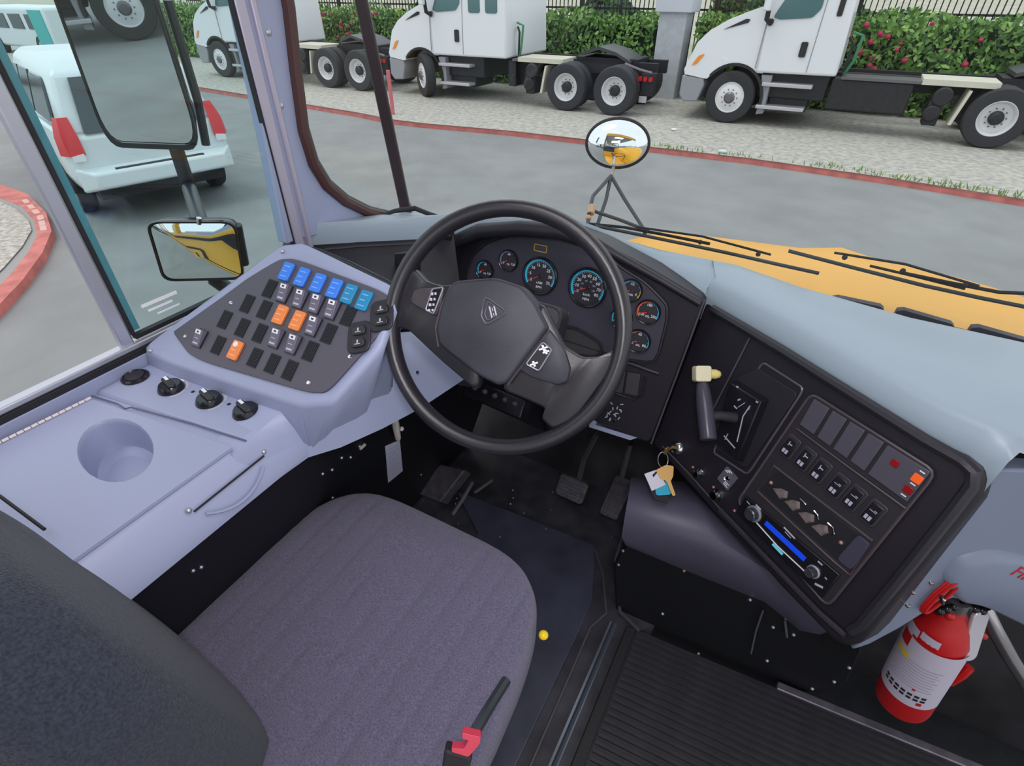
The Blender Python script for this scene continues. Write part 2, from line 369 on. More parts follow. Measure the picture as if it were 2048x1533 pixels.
# switch wedge
PZ0, PY0, TAN = .954, .424, math.tan(R_(40))
FPn = Fr((-.93, .424, .954), (1, 0, 0), (0, math.cos(R_(40)), math.sin(R_(40))))
rim = smooth_poly(FPn.poly([(286, 697), (562, 492), (606, 487), (800, 580), (762, 690), (663, 800), (600, 806), (345, 722)], .004), .12, 3)
top = [FPn.pt(a, c_, .004) for a, c_ in rim]
cxr = sum(p.x for p in top)/len(top); cyr = sum(p.y for p in top)/len(top)
def grow(p, k, z):
    q = Vector((cxr+(p.x-cxr)*k, cyr+(p.y-cyr)*k, 0)); q.z = z if z is not None else p.z; return q
inner = [FPn.pt(a, c_, -.004) for a, c_ in [( (x-.745*0), y) for x, y in rim]]
pl_in = [FPn.pt(cx_, cy_, -.003) for cx_, cy_ in [((FPn.px(620, 650)[0]+(a-FPn.px(620, 650)[0])*.88), (FPn.px(620, 650)[1]+(c_-FPn.px(620, 650)[1])*.88)) for a, c_ in rim]]
edge = [p-Vector((0, 0, .012)) for p in [grow(p, 1.015, None) for p in top]]
bot = []
for p in top:
    q = grow(p, 1.05, .886); f_ = max(0, min(1, (p.x+.69)/.10)); f_ = f_*f_*(3-2*f_); w_ = max(0, p.y-.41)
    q.x = q.x*(1-f_) + (-.622+.22*w_)*f_; q.z = .886*(1-f_) + (.808-.16*w_)*f_; q.y = q.y*(1-f_) + (p.y+.012)*f_
    q.x = max(q.x, -.985); bot.append(q)
b = MB(); b.loft([pl_in, [p+Vector((0, 0, 0)) for p in [grow(p, .97, None) for p in top]], top, edge, bot], cap=False)
b.bm.faces.new([b.bm.verts.new(p) for p in pl_in]); b.build('switch_wedge', grey_plastic, con, angle=100)
b = MB(); b.wbox(-.999, -.983, .29, .60, .86, .921); b.wbox(-.999, -.974, -.6, .60, .86, .9135); b.build('wall_upstand', grey_plastic, con, bevel=.004)
# inner skirt that runs forward under the dash
b = MB(); e = [(-.6465, .30, .884, .808), (-.640, .40, .900, .806), (-.612, .447, .93, .803), (-.590, .53, .95, .792), (-.575, .62, .93, .780), (-.565, .80, .85, .757), (-.560, .95, .82, .74)]
b.loft([[Vector((x-.004*k, y, t)), Vector((x+.012, y, (t+lo)/2+.01)), Vector((x+.022, y, lo)), Vector((x-.04, y, lo)), Vector((x-.05, y, t))] for k, (x, y, t, lo) in enumerate(e)])
b.build('inner_skirt', grey_plastic, con, angle=60)
for u, v in ((835, 745),):
    b = MB(); b.ball(onx(u, v, -.548), .003); b.build('screw', black_matte, con)
for u, v in ((301, 702), (565, 503)):
    b = MB(); b.ball(FPn.w(u, v, .004), .0035); b.build('screw', silver, con)

# ---- charcoal plate with rocker switches
sp = thing('switch_panel', 'charcoal plate of rocker switches set into the side console', 'switch panel', FPn.w(560, 650, .002))
plate = smooth_poly(FPn.poly([(338, 655), (556, 518), (590, 517), (790, 592), (757, 668), (652, 786), (610, 784), (382, 716)], .002), .24, 5)
b = MB(); b.prism(FPn, plate, -.004, .0015); b.build('plate', char_plate, sp, bevel=.0008)
def at(u, v, c=.0015): return FPn.at(u, v, c)
SW, SH = .0225, .0330
def rocker(u, v, m, kind):
    f = at(u, v)
    b = MB()
    if kind == 'flat':      # lit lens switch
        b.prism(f, roundrect(SW, SH, .003), 0, .005); o = b.build('lens_switch', m, sp, bevel=.001)
        g = MB(); 
        for k in range(3): g.box(f, -.007, .006-.003*(k % 2), -.010+.009*k, -.0085+.009*k, .005, .0053)
        g.build('legend', mat('pale_blue_print', (.25, .45, .9), .5) if m in (blue_sw, teal_sw) else mat('pale_orange_print', (.95, .5, .3), .5), o)
    elif kind == 'blank':
        b.prism(f, roundrect(SW*.98, SH*.98, .001), 0, .0012)
        for k in range(7): b.box(f, -SW/2+.002+.003*k, -SW/2+.0034+.003*k, -SH/2+.002, SH/2-.002, .001, .0020)
        b.build('blank_cover', blank_m, sp)
    else:                   # black rocker tilted up at its far end
        b.prism(f, roundrect(SW*1.02, SH*1.02, .002), 0, .0015); o = b.build('rocker_switch', black_gloss, sp)
        b = MB(); pass
        b.prism(Fr(f.pt(-.0095, 0, 0), f.V, f.N), [(-.0155, .001), (.0155, .001), (.0155, .0095), (.002, .0035), (-.0155, .0055)], -.0, .019) if 0 else None
        b.loft([[f.pt(-.0098, -.0155, .001), f.pt(.0098, -.0155, .001), f.pt(.0098, .0155, .001), f.pt(-.0098, .0155, .001)],
                [f.pt(-.0092, -.0148, .0045), f.pt(.0092, -.0148, .0045), f.pt(.0092, .0148, .0110), f.pt(-.0092, .0148, .0110)]])
        b.build('rocker', mat('violet_grey_rocker', (.13, .12, .17), .4), o, bevel=.001)
        g = MB(); up_ = Vector((0, .0296, .0065)).normalized(); V2 = (f.V*.0296+f.N*.0065).normalized(); f2 = Fr(f.pt(0, 0, .00785), f.U, V2)
        g.box(f2, -.0062, .0062, .0065, .0135, 0, .0006); g.build('icon', white_p, o)
        g = MB(); g.box(f2, -.0025, .0025, .0085, .0115, .0006, .0009); g.build('icon_mark', black_gloss, o)
        g = MB(); g.box(f2, -.005, .004, -.002, -.0008, 0, .0004); g.box(f2, -.006, .006, -.0115, -.0085, 0, .0004); g.build('legend', light_print, o)
rows = [([(575, 545), (606, 556), (638, 568), (671, 579)], blue_sw, 'flat'), ([(700, 590), (730, 603)], teal_sw, 'flat'),
        ([(540, 578), (495, 608), (529, 620), (450, 640), (485, 656), (520, 667), (437, 691), (510, 716), (545, 728), (580, 741), (697, 633), (658, 668), (621, 703)], blank_m, 'blank'),
        ([(570, 588), (602, 600), (634, 610), (666, 621), (628, 654), (554, 678), (588, 690), (401, 678)], black_gloss, 'rocker'),
        ([(563, 631), (597, 643), (473, 702)], orange_sw, 'flat')]
for pts, m, k in rows:
    for u, v in pts: rocker(u, v, m, k)
f = at(473, 695); b = MB(); b.lathe(f.pt(0, .004, .005), f.N, [(.005, 0), (.004, .0008)], 12); b.build('legend', white_p, sp)
# two double-pushbutton pods
for u, v in ((720, 676), (765, 633)):
    f = FPn.at(u, v, .0015, R_(25)); b = MB(); b.prism(f, roundrect(.040, .052, .012), 0, .004); pod = b.build('button_pod', black_plastic, sp, bevel=.0015)
    for q in (-.010, .010):
        g = MB(); g.prism(f, roundrect(.024, .015, .006, 0, q), .004, .0065); g.build('button', black_gloss, pod, bevel=.001)
        g = MB(); g.box(f, -.005, .005, q-.003, q-.0018, .0065, .0069); g.box(f, -.0012, .0012, q-.001, q+.004, .0065, .0069); g.build('legend', light_print, pod)
for u, v in ((370, 672), (462, 606), (617, 766), (700, 714)):
    b = MB(); b.lathe(FPn.w(u, v, .0015), FPn.N, [(.0038, 0), (.003, .0014), (.0001, .0018)], 8); b.build('screw', chrome, sp)
# ---- knobs on the shelf
c = onz(271, 756, CZ+.0015)
t = thing('power_socket', 'round black capped outlet leftmost on the console ledge', 'socket', c)
b = MB(); b.lathe(c, (0, 0, 1), [(.0225, 0), (.0225, .003), (.019, .006), (.017, .0035), (.0001, .0035)], 24); b.build('bezel', black_gloss, t)
b = MB(); b.lathe(c, (0, 0, 1), [(.0155, .0035), (.0150, .0055), (.013, .006), (.0001, .006)], 20); b.build('cap', black_plastic, t)
for i, (u, v, lab) in enumerate(((343, 778, 'black fan knob beside the round socket on the console ledge'), (419, 803, 'black rotary knob between the other two on the console ledge'), (493, 826, 'black temperature knob with blue and red arc on the console ledge'))):
    c = onz(u, v, CZ+.0015); t = thing('rotary_knob', lab, 'knob', c, 'heater knobs on the console ledge')
    b = MB(); b.lathe(c, (0, 0, 1), [(.0215, 0), (.0215, .002), (.0190, .008), (.0170, .011), (.0001, .011)], 24); b.build('dial', black_gloss, t)
    f = Fr(c+Vector((0, 0, .011)), (math.cos(R_(-12)), math.sin(R_(-12)), 0), (-math.sin(R_(-12)), math.cos(R_(-12)), 0))
    b = MB(); b.prism(f, roundrect(.037, .012, .004), 0, .0055); b.build('grip', black_plastic, t, bevel=.002)
    b = MB(); b.box(f, -.017, -.004, -.0015, .0035, .0055, .0061); b.build('pointer', white_p, t)
    for (a0, a1, m_) in (((95, 175, white_p), (30, 85, light_print), (-40, 20, light_print)) if i < 2 else ((110, 175, mat('cold_blue_print', (.1, .5, .9), .5)), (40, 108, mat('cold_blue_print', (.1, .5, .9), .5)), (-35, 20, red_p))):
        p1 = arc(0, 0, .0228, a0, a1, 8); p2 = arc(0, 0, .0270 if m_ is not red_p else .0290, a0, a1, 8)
        b = MB(); b.prism(Fr(c, (1, 0, 0), (0, 1, 0)), p1+p2[::-1], -.0006, .0006); b.build('scale_arc', m_, t)
for u, v in ((388, 784), (460, 808)):
    pass
for u, v in ((386, 784), (458, 809)):
    b = MB(); b.lathe(onz(u, v, CZ+.0015), (0, 0, 1), [(.0035, 0), (.0025, .001)], 8); b.build('screw_hole', black_matte, con)

# ---- black kick panel below the console
kx = -.635
b = MB(); kp = [(-.5, 0), (1.25, 0), (1.25, .76), (.95, .745), (.62, .785), (.44, .812), (.30, .818), (-.5, .825)]
KT = .32; FKK = Fr((kx, 0, .81), (0, 1, 0), (KT, 0, 1)); kp = [(y, (z-.81)*math.sqrt(1+KT*KT)) for y, z in kp]; b.prism(FKK, kp, -.02, 0); kick = struct(b, 'trim_4', kick_black)
for u, v in ((719, 893), (701, 915), (683, 916), (664, 940), (645, 948), (402, 1135), (386, 1142), (755, 835), (842, 950), (665, 996)):
    b = MB(); b.ball(FKK.w(u, v, 0), .0035, 8, 5); b.build('screw', silver, kick)
FK = Fr(FKK.pt(0, 0, .001), (0, 1, 0), (KT, 0, 1))
t = thing('paper_tag', 'white printed instruction tag hanging on the black kick panel', 'tag', FK.w(786, 965))
b = MB(); b.prism(FK, FK.poly([(770, 893), (799, 880), (805, 942), (776, 966)]), 0, .001); b.build('card', mat('tag_paper', (.62, .62, .80), .6), t)
b = MB()
for k in range(9):
    s = .12+.09*k; p = Vector(FK.px(770, 893)).lerp(Vector(FK.px(776, 966)), s); q = Vector(FK.px(799, 880)).lerp(Vector(FK.px(805, 942)), s)
    p, q = p.lerp(q, .12), p.lerp(q, .85-.2*(k % 3 == 2)); b.prism(FK, [tuple(p), tuple(q), (q.x, q.y-.0012), (p.x, p.y-.0012)], .001, .0014)
b.build('print', mat('tag_ink', (.30, .30, .40), .6), t)
t = thing('release_handle', 'cream plastic pull handle on the black kick panel above the tag', 'handle', FK.w(795, 878))
b = MB(); b.tube([FK.w(788, 826, .008), FK.w(791, 850, .014), FK.w(796, 877, .010)], [.007, .0085, .007], 8); b.ball(FK.w(803, 858, .010), .006); b.build('grip', mat('cream_plastic', (.72, .66, .62), .4), t)
b = MB(); b.box(FK.at(724, 893), -.008, .008, -.003, .003, 0, .004); b.build('clip', mat('cream_plastic', (.72, .66, .62), .4), kick)
# ================================================================ DASHBOARD
dash = thing('dashboard', 'black dashboard with grey-blue top cap and round gauges behind the steering wheel', 'dashboard', (-.45, 1.1, .55))
# cap: grey-blue top
near = [(-1.0, .79, .985), (-.93, .87, .985), (-.83, .985, .984), (-.76, 1.075, .984), (-.66, 1.135, .985), (-.52, 1.155, .985), (-.42, 1.135, .975), (-.34, 1.125, .962)]
near = [Vector(p) for p in near] 
near = [onz(598, 467, .985), onz(720, 460, .985), onz(845, 454, .985), onz(900, 446, .985), onz(950, 442, .985), onz(1040, 441, .985), onz(1120, 450, .982), onz(1190, 474, .968), onz(1235, 497, .950), onz(1300, 532, .930), onz(1360, 567, .915), onz(1408, 597, .906)]
b = MB(); mid_, back_, low_, fro = [], [], [], []
for p in near:
    d = (Vector((p.x*.8-.05, 1.5, 0))-Vector((p.x, p.y, 0))).normalized()
    low_.append(p+Vector((0, 0, -.03))); fro.append(p)
    mid_.append(p+d*.012+Vector((0, 0, .020)))
    yb = 1.195
    back_.append(Vector((p.x*.97-.0, yb, .93 if p.x < -.8 else .955)) if p is not near[-1] else Vector((-.155, 1.195, .955)))
b.loft([low_, fro, mid_, [m.lerp(k, .55)+Vector((0, 0, .004)) for m, k in zip(mid_, back_)], back_, [p-Vector((0, 0, .06)) for p in back_]], cap=False, closed=False)
b.build('top_cap', grey_cap, dash, angle=70)
# left section: black face diagonal between pillar and gauge cluster
L = [onz(570, 474, .965), onz(610, 474, .965), onz(720, 470, .965), onz(850, 464, .965), onz(905, 470, .965)]
b = MB(); b.tube(L, .013, 8); b.build('ledge_roll', black_plastic, dash)
b = MB(); lw = [Vector((-.99, .575, .965)), Vector((-.95, .585, .955)), Vector((-.80, .60, .98)), Vector((-.66, .66, .93)), Vector((-.56, .84, .80))]
b.loft([[p+Vector((0, .004, .004)) for p in L], [a.lerp(c, .25)-Vector((0, 0, .045)) for a, c in zip(L, lw)], [a.lerp(c, .95)-Vector((0, 0, .01)) for a, c in zip(L, lw)], lw, [p-Vector((0, 0, .12)) for p in lw]], cap=False, closed=False)
b.build('left_tray', black_plastic, dash, angle=50)
b = MB(); b.tube([onz(618, 497, .995), onz(640, 502, .995), onz(700, 527, 1.0), onz(788, 571, 1.0)], .0045, 8); b.build('tray_lip', black_gloss, dash)
b = MB(); b.tube([onz(650, 499, .975), onz(720, 493, .97), onz(838, 487, .965)], .003, 8); b.build('tray_edge', black_plastic, dash)
fb = Fr(onz(815, 530, .93), (.95, -.2, 0), (0, -.5, .85)); b = MB(); b.prism(fb, fb.poly([(792, 505), (842, 500), (842, 560), (792, 562)]), 0, .006); b.build('blank_cover', mat('dark_cover', (.05, .045, .055), .5), dash, bevel=.001)
# gauge cluster frame
BT = R_(12); FG = Fr((-.45, 1.05, .90), (1, 0, 0), (0, math.sin(BT), math.cos(BT)))
shell = FG.poly([(872, 478), (925, 455), (1030, 446), (1130, 456), (1195, 480), (1300, 536), (1409, 600), (1300, 887), (1186, 852), (1100, 870), (900, 780), (860, 640)], -.012)
b = MB(); b.prism(FG, smooth_poly(shell, .06, 2), -.10, -.012); b.build('cluster_shell', black_plastic, dash, bevel=.008, seg=3)
# roll that runs over the cluster and down the cap edge
hood = [FG.w(866, 600, .008), FG.w(880, 530, .010), FG.w(905, 486, .014), FG.w(960, 462, .018), FG.w(1040, 457, .02), FG.w(1120, 464, .018), FG.w(1190, 487, .012), FG.w(1235, 512, .006), FG.w(1320, 560, 0), FG.w(1400, 608, -.005)]
b = MB(); b.tube(hood, [.010, .014, .017, .018, .018, .017, .014, .010, .008, .007], 10); b.build('cluster_hood', black_plastic, dash)
b = MB(); inner_ = [(932, 590), (935, 545), (945, 512), (972, 486), (1020, 470), (1085, 466), (1150, 477), (1205, 500), (1240, 535), (1290, 565), (1334, 610), (1334, 640), (1312, 728), (1240, 718), (1190, 700), (1000, 640)]
plate = smooth_poly(FG.poly(inner_, -.004), .25, 2); b.prism(FG, plate, -.014, -.006); gp_ = b.build('gauge_plate', gauge_plate_m, dash, bevel=.001)
b = MB(); b.tube([FG.pt(a, c, -.006) for a, c in plate], .0035, 6, closed=True); b.build('plate_rim', black_plastic, dash)
ring_b = mat('gauge_blue', (.05, .62, .95), .4); ring_r = mat('gauge_orange_red', (.95, .16, .07), .4); ring_y = mat('gauge_yellow', (.8, .55, .05), .4); ring_v = mat('gauge_pale_violet', (.30, .32, .62), .4)
dial_m = mat('gauge_face', (.035, .033, .042), .4); needle_m = mat('gauge_needle', (.82, .06, .02), .4)
def gauge(u, v, r, arcs, nums, needle, word, small=None):
    f = FG.at(u, v, -.006); g = MB(); g.lathe(f.o, f.N, [(r*1.10, 0), (r*1.10, .006), (r*1.03, .009), (r*.97, .008), (r*.97, .002)], 32, cap=False); g = g.build('gauge', black_gloss, dash)
    d = MB(); d.lathe(f.o, f.N, [(r*.98, .001), (r*.98, .0022)], 32); d.build('dial', dial_m, g)
    fd = Fr(f.pt(0, 0, .0026), f.U, f.V)
    for a0, a1, m_ in arcs:
        d = MB(); p1 = arc(0, 0, r*.96, a0, a1, 20); p2 = arc(0, 0, r*.86, a0, a1, 20); d.prism(fd, p1+p2[::-1], 0, .0004); d.build('scale_arc', m_, g)
    d = MB(); N = 4*(len(nums)-1) if nums else 0
    for k in range(N+1):
        t = R_(210-240*k/max(N, 1)); a, c = math.cos(t), math.sin(t); l = .74 if k % 4 == 0 else .79
        q = [(a*r*l-c*.0003, c*r*l+a*.0003), (a*r*.85-c*.0003, c*r*.85+a*.0003), (a*r*.85+c*.0003, c*r*.85-a*.0003), (a*r*l+c*.0003, c*r*l-a*.0003)]
        d.prism(fd, q, 0, .0003)
    if N: d.build('tick_marks', white_p, g)
    for k, s in enumerate(nums):
        t = R_(210-240*k/(len(nums)-1)); text('numeral', s, Fr(fd.pt(math.cos(t)*r*.62, math.sin(t)*r*.62), fd.U, fd.V), r*(.24 if r > .03 else .33), white_p, g)
    if small:
        for k, s in enumerate(small):
            t = R_(200-220*k/(len(small)-1)); text('numeral', s, Fr(fd.pt(math.cos(t)*r*.36, math.sin(t)*r*.36), fd.U, fd.V), r*.13, light_print, g)
    for k, s in enumerate(word): text('word', s, Fr(fd.pt(0, -r*(.40+.26*k)), fd.U, fd.V), r*(.20 if r > .03 else .26), white_p, g)
    t = R_(needle); a, c = math.cos(t), math.sin(t); d = MB(); L_ = r*.84
    d.prism(fd, [(-a*r*.12-c*.0012, -c*r*.12+a*.0012), (a*L_-c*.0004, c*L_+a*.0004), (a*L_+c*.0004, c*L_-a*.0004), (-a*r*.12+c*.0012, -c*r*.12-a*.0012)], .001, .002)
    d.build('needle', needle_m, g); d = MB(); d.lathe(fd.o, fd.N, [(r*.10, .001), (r*.09, .003)], 12); d.build('needle_hub', black_plastic, g)
BL = lambda a0=215, a1=-30: [(a0, a1, ring_b)]
gauge(971, 540, .0225, [(215, 60, ring_b), (60, -25, ring_r)], ['0', '60', '120'], 200, ['PSI'])
gauge(1018, 521, .0240, [(215, 60, ring_v), (60, -25, ring_r)], ['0', '60', '120'], 205, ['PSI', 'FUEL'][:1])
gauge(1081, 552, .0415, BL(), ['0', '5', '10', '15', '20', '25', '30', '35'], 208, ['x100', 'RPM'])
gauge(1176, 575, .0425, [(215, 30, ring_b), (5, -35, ring_b)], ['0', '10', '20', '30', '40', '50', '60', '70', '80'], 206, ['km/h', 'MPH'], ['20', '40', '60', '80', '100', '120'])
gauge(1263, 581, .0235, [(215, 50, ring_b), (50, 10, ring_v), (10, -40, ring_y)], ['E', '1/2', 'F'], 200, ['FUEL'])
gauge(1297, 624, .0255, [(215, 85, ring_r), (85, -30, ring_b)], ['100', '180', '250'], 200, ['OIL'])
gauge(1244, 636, .0235, [(215, -30, ring_b)], ['8', '12', '16'], 200, ['VOLT'])
gauge(1278, 682, .0255, [(215, 85, ring_r), (85, -30, ring_b)], ['0', '40', '80'], 200, ['OIL'])
f = FG.at(1081, 497, -.006); b = MB(); o_ = roundrect(.034, .017, .003); i_ = roundrect(.029, .012, .002)
for k in range(len(o_)):
    j = (k+1) % len(o_); b.loft([[f.pt(*o_[k]), f.pt(*o_[j]), f.pt(*i_[j]), f.pt(*i_[k])], [f.pt(*o_[k], .0006), f.pt(*o_[j], .0006), f.pt(*i_[j], .0006), f.pt(*i_[k], .0006)]])
b.build('warning_frame', mat('ochre_outline', (.50, .32, .05), .5), dash)
text('warning_word', 'BRAKE', Fr(f.pt(0, 0, 0), f.U, f.V), .0085, mat('dull_blue_print', (.10, .09, .16), .5), dash)
f = FG.at(1110, 628, -.006); b = MB(); b.box(f, -.036, .036, -.012, .012, 0, .0012); b.build('message_display', mat('olive_display', (.16, .12, .06), .3), dash)
# oval recess under the speedometer
b = MB(); f = FG.at(1155, 685, -.006); oo = smooth_poly(FG.poly([(1100, 652), (1150, 655), (1200, 685), (1205, 706), (1185, 716), (1110, 700)], 0), .3, 3)
b.tube([FG.pt(a, c, 0) for a, c in oo], .0035, 6, closed=True); b.build('recess_rim', black_plastic, dash)
b = MB(); b.prism(FG, oo, -.006, -.003); b.build('recess_floor', mat('recess_grey', (.045, .042, .045), .5), dash)
# lower right of cluster: pocket with two blanks, decal
b = MB(); b.tube([FG.w(u, v, -.01) for u, v in [(1225, 722), (1262, 728), (1300, 742), (1318, 748)]], .0045, 6); b.build('lower_lip', black_plastic, dash)
for u0, u1 in ((1226, 1252), (1256, 1282)):
    b = MB(); dv = (u0-1226)*.18; b.prism(FG, FG.poly([(u0, 738+dv), (u1, 743+dv), (u1-6, 786+dv), (u0-6, 780+dv)], -.01), -.012, -.004); b.build('blank_switch', mat('dark_cover', (.05, .045, .055), .5), dash, bevel=.001)
b = MB(); b.tube([FG.w(u, v, -.01) for u, v in [(1212, 778), (1240, 790), (1270, 800), (1284, 792), (1290, 755)]], .003, 6); b.build('pocket_rim', black_plastic, dash)
b = MB()
random.seed(3)
for k in range(16):
    f = FG.at(1212+random.random()*36, 806+random.random()*34, -.011, random.random()*3); b.box(f, -.004, .004, -.0012, .0012, 0, .0008)
b.build('worn_decal', light_print, dash)
b = MB(); b.lathe(FG.w(1229, 842, -.011), FG.N, [(.004, 0), (.003, .003)], 10); b.build('screw', chrome, dash)
b = MB(); b.tube([FG.w(1409, 600, -.004), FG.w(1356, 745, -.006), FG.w(1302, 888, -.008)], .0022, 6); b.build('panel_seam', mat('seam_gloss', (.09, .085, .10), .3), dash)
b = MB(); b.prism(FG, FG.poly([(1183, 836), (1280, 872), (1262, 878), (1180, 852)], -.02), -.03, -.012); b.build('under_panel', grey_plastic, dash)

# ================================================================ CONTROL CONSOLE (right wing of the dash)
A_, T_ = R_(-35), R_(75)
FC = Fr(dep(1640, 980, .95), (math.cos(A_), math.sin(A_), 0), (-math.sin(A_)*math.cos(T_), math.cos(A_)*math.cos(T_), math.sin(T_)))
if FC.N.dot(FWD) > 0: print('WARN FC normal')
cc_ = thing('control_console', 'black angled control console right of the steering wheel with switches and radio bay', 'console', FC.w(1640, 1250, -.02))
def fc(u, v, c=0, rot=0): return FC.at(u, v, c, rot)
cor = FC.poly([(1411, 601), (1520, 668), (1700, 778), (1860, 872), (1940, 908), (1972, 932), (1978, 962), (1960, 1000), (1860, 1120), (1740, 1266), (1715, 1290), (1690, 1296), (1662, 1280), (1560, 1175), (1450, 1050), (1302, 888)], -.012)
b = MB(); b.prism(FC, cor, -.13, -.012); b.build('housing', black_plastic, cc_, bevel=.010, seg=3)
roll = [(1425, 618), (1560, 698), (1700, 786), (1850, 880), (1925, 922), (1948, 945), (1944, 972), (1900, 1030), (1800, 1155), (1722, 1250), (1700, 1262)]
b = MB(); b.tube([FC.w(u, v, -.004) for u, v in roll], .0095, 8); b.build('border_roll', mat('black_roll_plastic', (.028, .026, .034), .3, bump=.15, bscale=900), cc_)
b = MB(); b.tube([FC.w(u, v, -.004) for u, v in [(1440, 1020), (1540, 1125), (1640, 1228), (1690, 1272)]], .006, 8); b.build('border_roll', MATS['black_roll_plastic'], cc_)
b = MB(); b.tube([FC.w(u, v, -.010) for u, v in [(1500, 675), (1400, 870)]], .0018, 6); b.build('panel_seam', MATS['seam_gloss'], cc_)
# switch bezel
bez = smooth_poly(FC.poly([(1624, 787), (1874, 945), (1657, 1214), (1476, 1004)], -.006), .06, 3)
b = MB(); b.prism(FC, bez, -.014, -.004); b.build('bezel', mat('black_bezel_plastic', (.030, .027, .033), .45), cc_, bevel=.0015)
b = MB(); b.tube([FC.pt(a, c, -.004) for a, c in bez], .0028, 6, closed=True); b.build('bezel_rim', mat('lighter_edge_plastic', (.075, .06, .07), .35), cc_)  # edge plastic in a lighter tone than the bezel
def quad(u0, v0, u1, v1, hw, c=0):        # frame along a pixel line on the console
    a = FC.w(u0, v0, c); d = FC.w(u1, v1, c)-a; return Fr((a+a+d)/2, d, FC.N.cross(d)), d.length
# top row: five blank lenses + indicator lamps
TL, TR, BL_, BR = Vector(FC.px(1630, 796)), Vector(FC.px(1868, 944)), Vector(FC.px(1597, 853)), Vector(FC.px(1815, 1012))
def bil(s, t): return tuple(TL.lerp(TR, s).lerp(BL_.lerp(BR, s), t))
cuts = [0, .148, .182, .310, .342, .470, .502, .630, .662, .985]
lens_m = mat('smoked_lens', (.085, .080, .105), .35)
for k in range(5):
    s0, s1 = cuts[2*k], cuts[2*k+1]; b = MB(); b.prism(FC, [bil(s0, .04), bil(s1, .04), bil(s1, .93), bil(s0, .93)], -.004, .001 if k < 4 else .0015); b.build('indicator_lens', lens_m, cc_, bevel=.0008)
for u, v, m_, s in ((1791, 927, dark_red, .009), (1835, 958, orange_l, .0115), (1817, 980, dark_red, .0100)):
    f = fc(u, v, .0015); b = MB(); b.prism(f, roundrect(s*1.25, s*1.25, .002), 0, .003); b.build('warning_light', m_, cc_, bevel=.0008)
for u, v in ((1845, 945), (1826, 969), (1807, 991)):
    f = fc(u, v, .0015); b = MB(); b.box(f, -.004, .004, -.001, .001, 0, .0004); b.build('legend', white_p, cc_)
b = MB(); b.tube([FC.w(u, v, -.001) for u, v in [(1594, 858), (1700, 937), (1812, 1018)]], .0018, 6); b.build('divider', MATS['lighter_edge_plastic'], cc_)
# rocker row
for i, (u, v) in enumerate(((1580, 894), (1611, 918), (1641, 942), (1676, 972), (1709, 996), (1747, 1026))):
    f = fc(u, v, -.004, R_(-3)); b = MB(); b.prism(f, roundrect(.029, .047, .006), 0, .003); o = b.build('rocker_switch', mat('rocker_frame_plastic', (.045, .040, .050), .35), cc_, bevel=.0012)
    b = MB(); b.loft([[f.pt(-.0105, -.018, .0025), f.pt(.0105, -.018, .0025), f.pt(.0105, .018, .0025), f.pt(-.0105, .018, .0025)], [f.pt(-.0095, -.017, .008), f.pt(.0095, -.017, .008), f.pt(.0095, .017, .0045), f.pt(-.0095, .017, .0045)]]); b.build('rocker', black_gloss, o, bevel=.001)
    b = MB()
    if i < 3: b.box(f, -.003, .005, .006, .008, .0055, .0062); b.box(f, -.003, -.0015, .003, .012, .0055, .0062)
    else: b.box(f, -.006, .006, .0035, .0045, .0058, .0063); b.box(f, .001, .006, .006, .007, .0055, .0062)
    b.build('icon', light_print, o)
    b = MB(); b.box(f, -.0055, -.0008, -.0135, -.0055, .0068, .0082); b.box(f, .0008, .0055, -.0135, -.0055, .0068, .0082); b.build('legend', mat('violet_white_print', (.48, .46, .58), .5), o)
# middle bay with missing module
bay = FC.poly([(1556, 942), (1716, 1072), (1674, 1122), (1520, 980)], -.003)
b = MB(); b.prism(FC, bay, -.02, -.0035); b.build('open_bay', black_matte, cc_)
b = MB(); b.tube([FC.pt(a, c, -.003) for a, c in FC.poly([(1548, 932), (1745, 1082), (1700, 1150), (1668, 1124), (1515, 983)], -.003)], .0022, 6, closed=True); b.build('bay_rim', MATS['lighter_edge_plastic'], cc_)
b = MB(); b.prism(FC, smooth_poly(FC.poly([(1716, 1070), (1741, 1089), (1702, 1142), (1673, 1118)]), .15, 2), -.004, .001); b.build('blank_cover', mat('slate_cover', (.055, .052, .085), .45), cc_, bevel=.001)
beige = mat('exposed_beige_moulding', (.19, .15, .145), .6, noise=.3, nscale=90)
for u, v, rr in ((1562, 985, -.5), (1586, 1008, -.3), (1614, 1033, -.4), (1641, 1057, -.2)):
    f = fc(u, v, -.0035, rr); b = MB(); b.loft([[f.pt(x, y, 0) for x, y in ((-.012, -.012), (.010, -.010), (.014, .006), (.004, .014), (-.006, .004))], [f.pt(x, y, h) for x, y, h in ((-.010, -.010, .0035), (.008, -.008, .002), (.010, .004, .006), (.003, .010, .002), (-.004, .002, .001))]]); b.build('clip', beige, cc_)
for u, v in ((1542, 966), (1682, 1086)):
    b = MB(); b.ball(FC.w(u, v, -.002), .0042); b.build('screw', mat('copper_screw', (.5, .26, .22), .35, .6), cc_)
b = MB(); b.tube([FC.w(u, v, 0) for u, v in [(1600, 998), (1607, 1004), (1612, 1010)]], .0016, 6); b.tube([FC.w(u, v, 0) for u, v in [(1628, 1022), (1635, 1030), (1637, 1040)]], .0016, 6); b.tube([FC.w(u, v, .001) for u, v in [(1655, 1046), (1666, 1056), (1668, 1068), (1660, 1073)]], .0016, 6)
b.build('wire_clip', chrome, cc_)
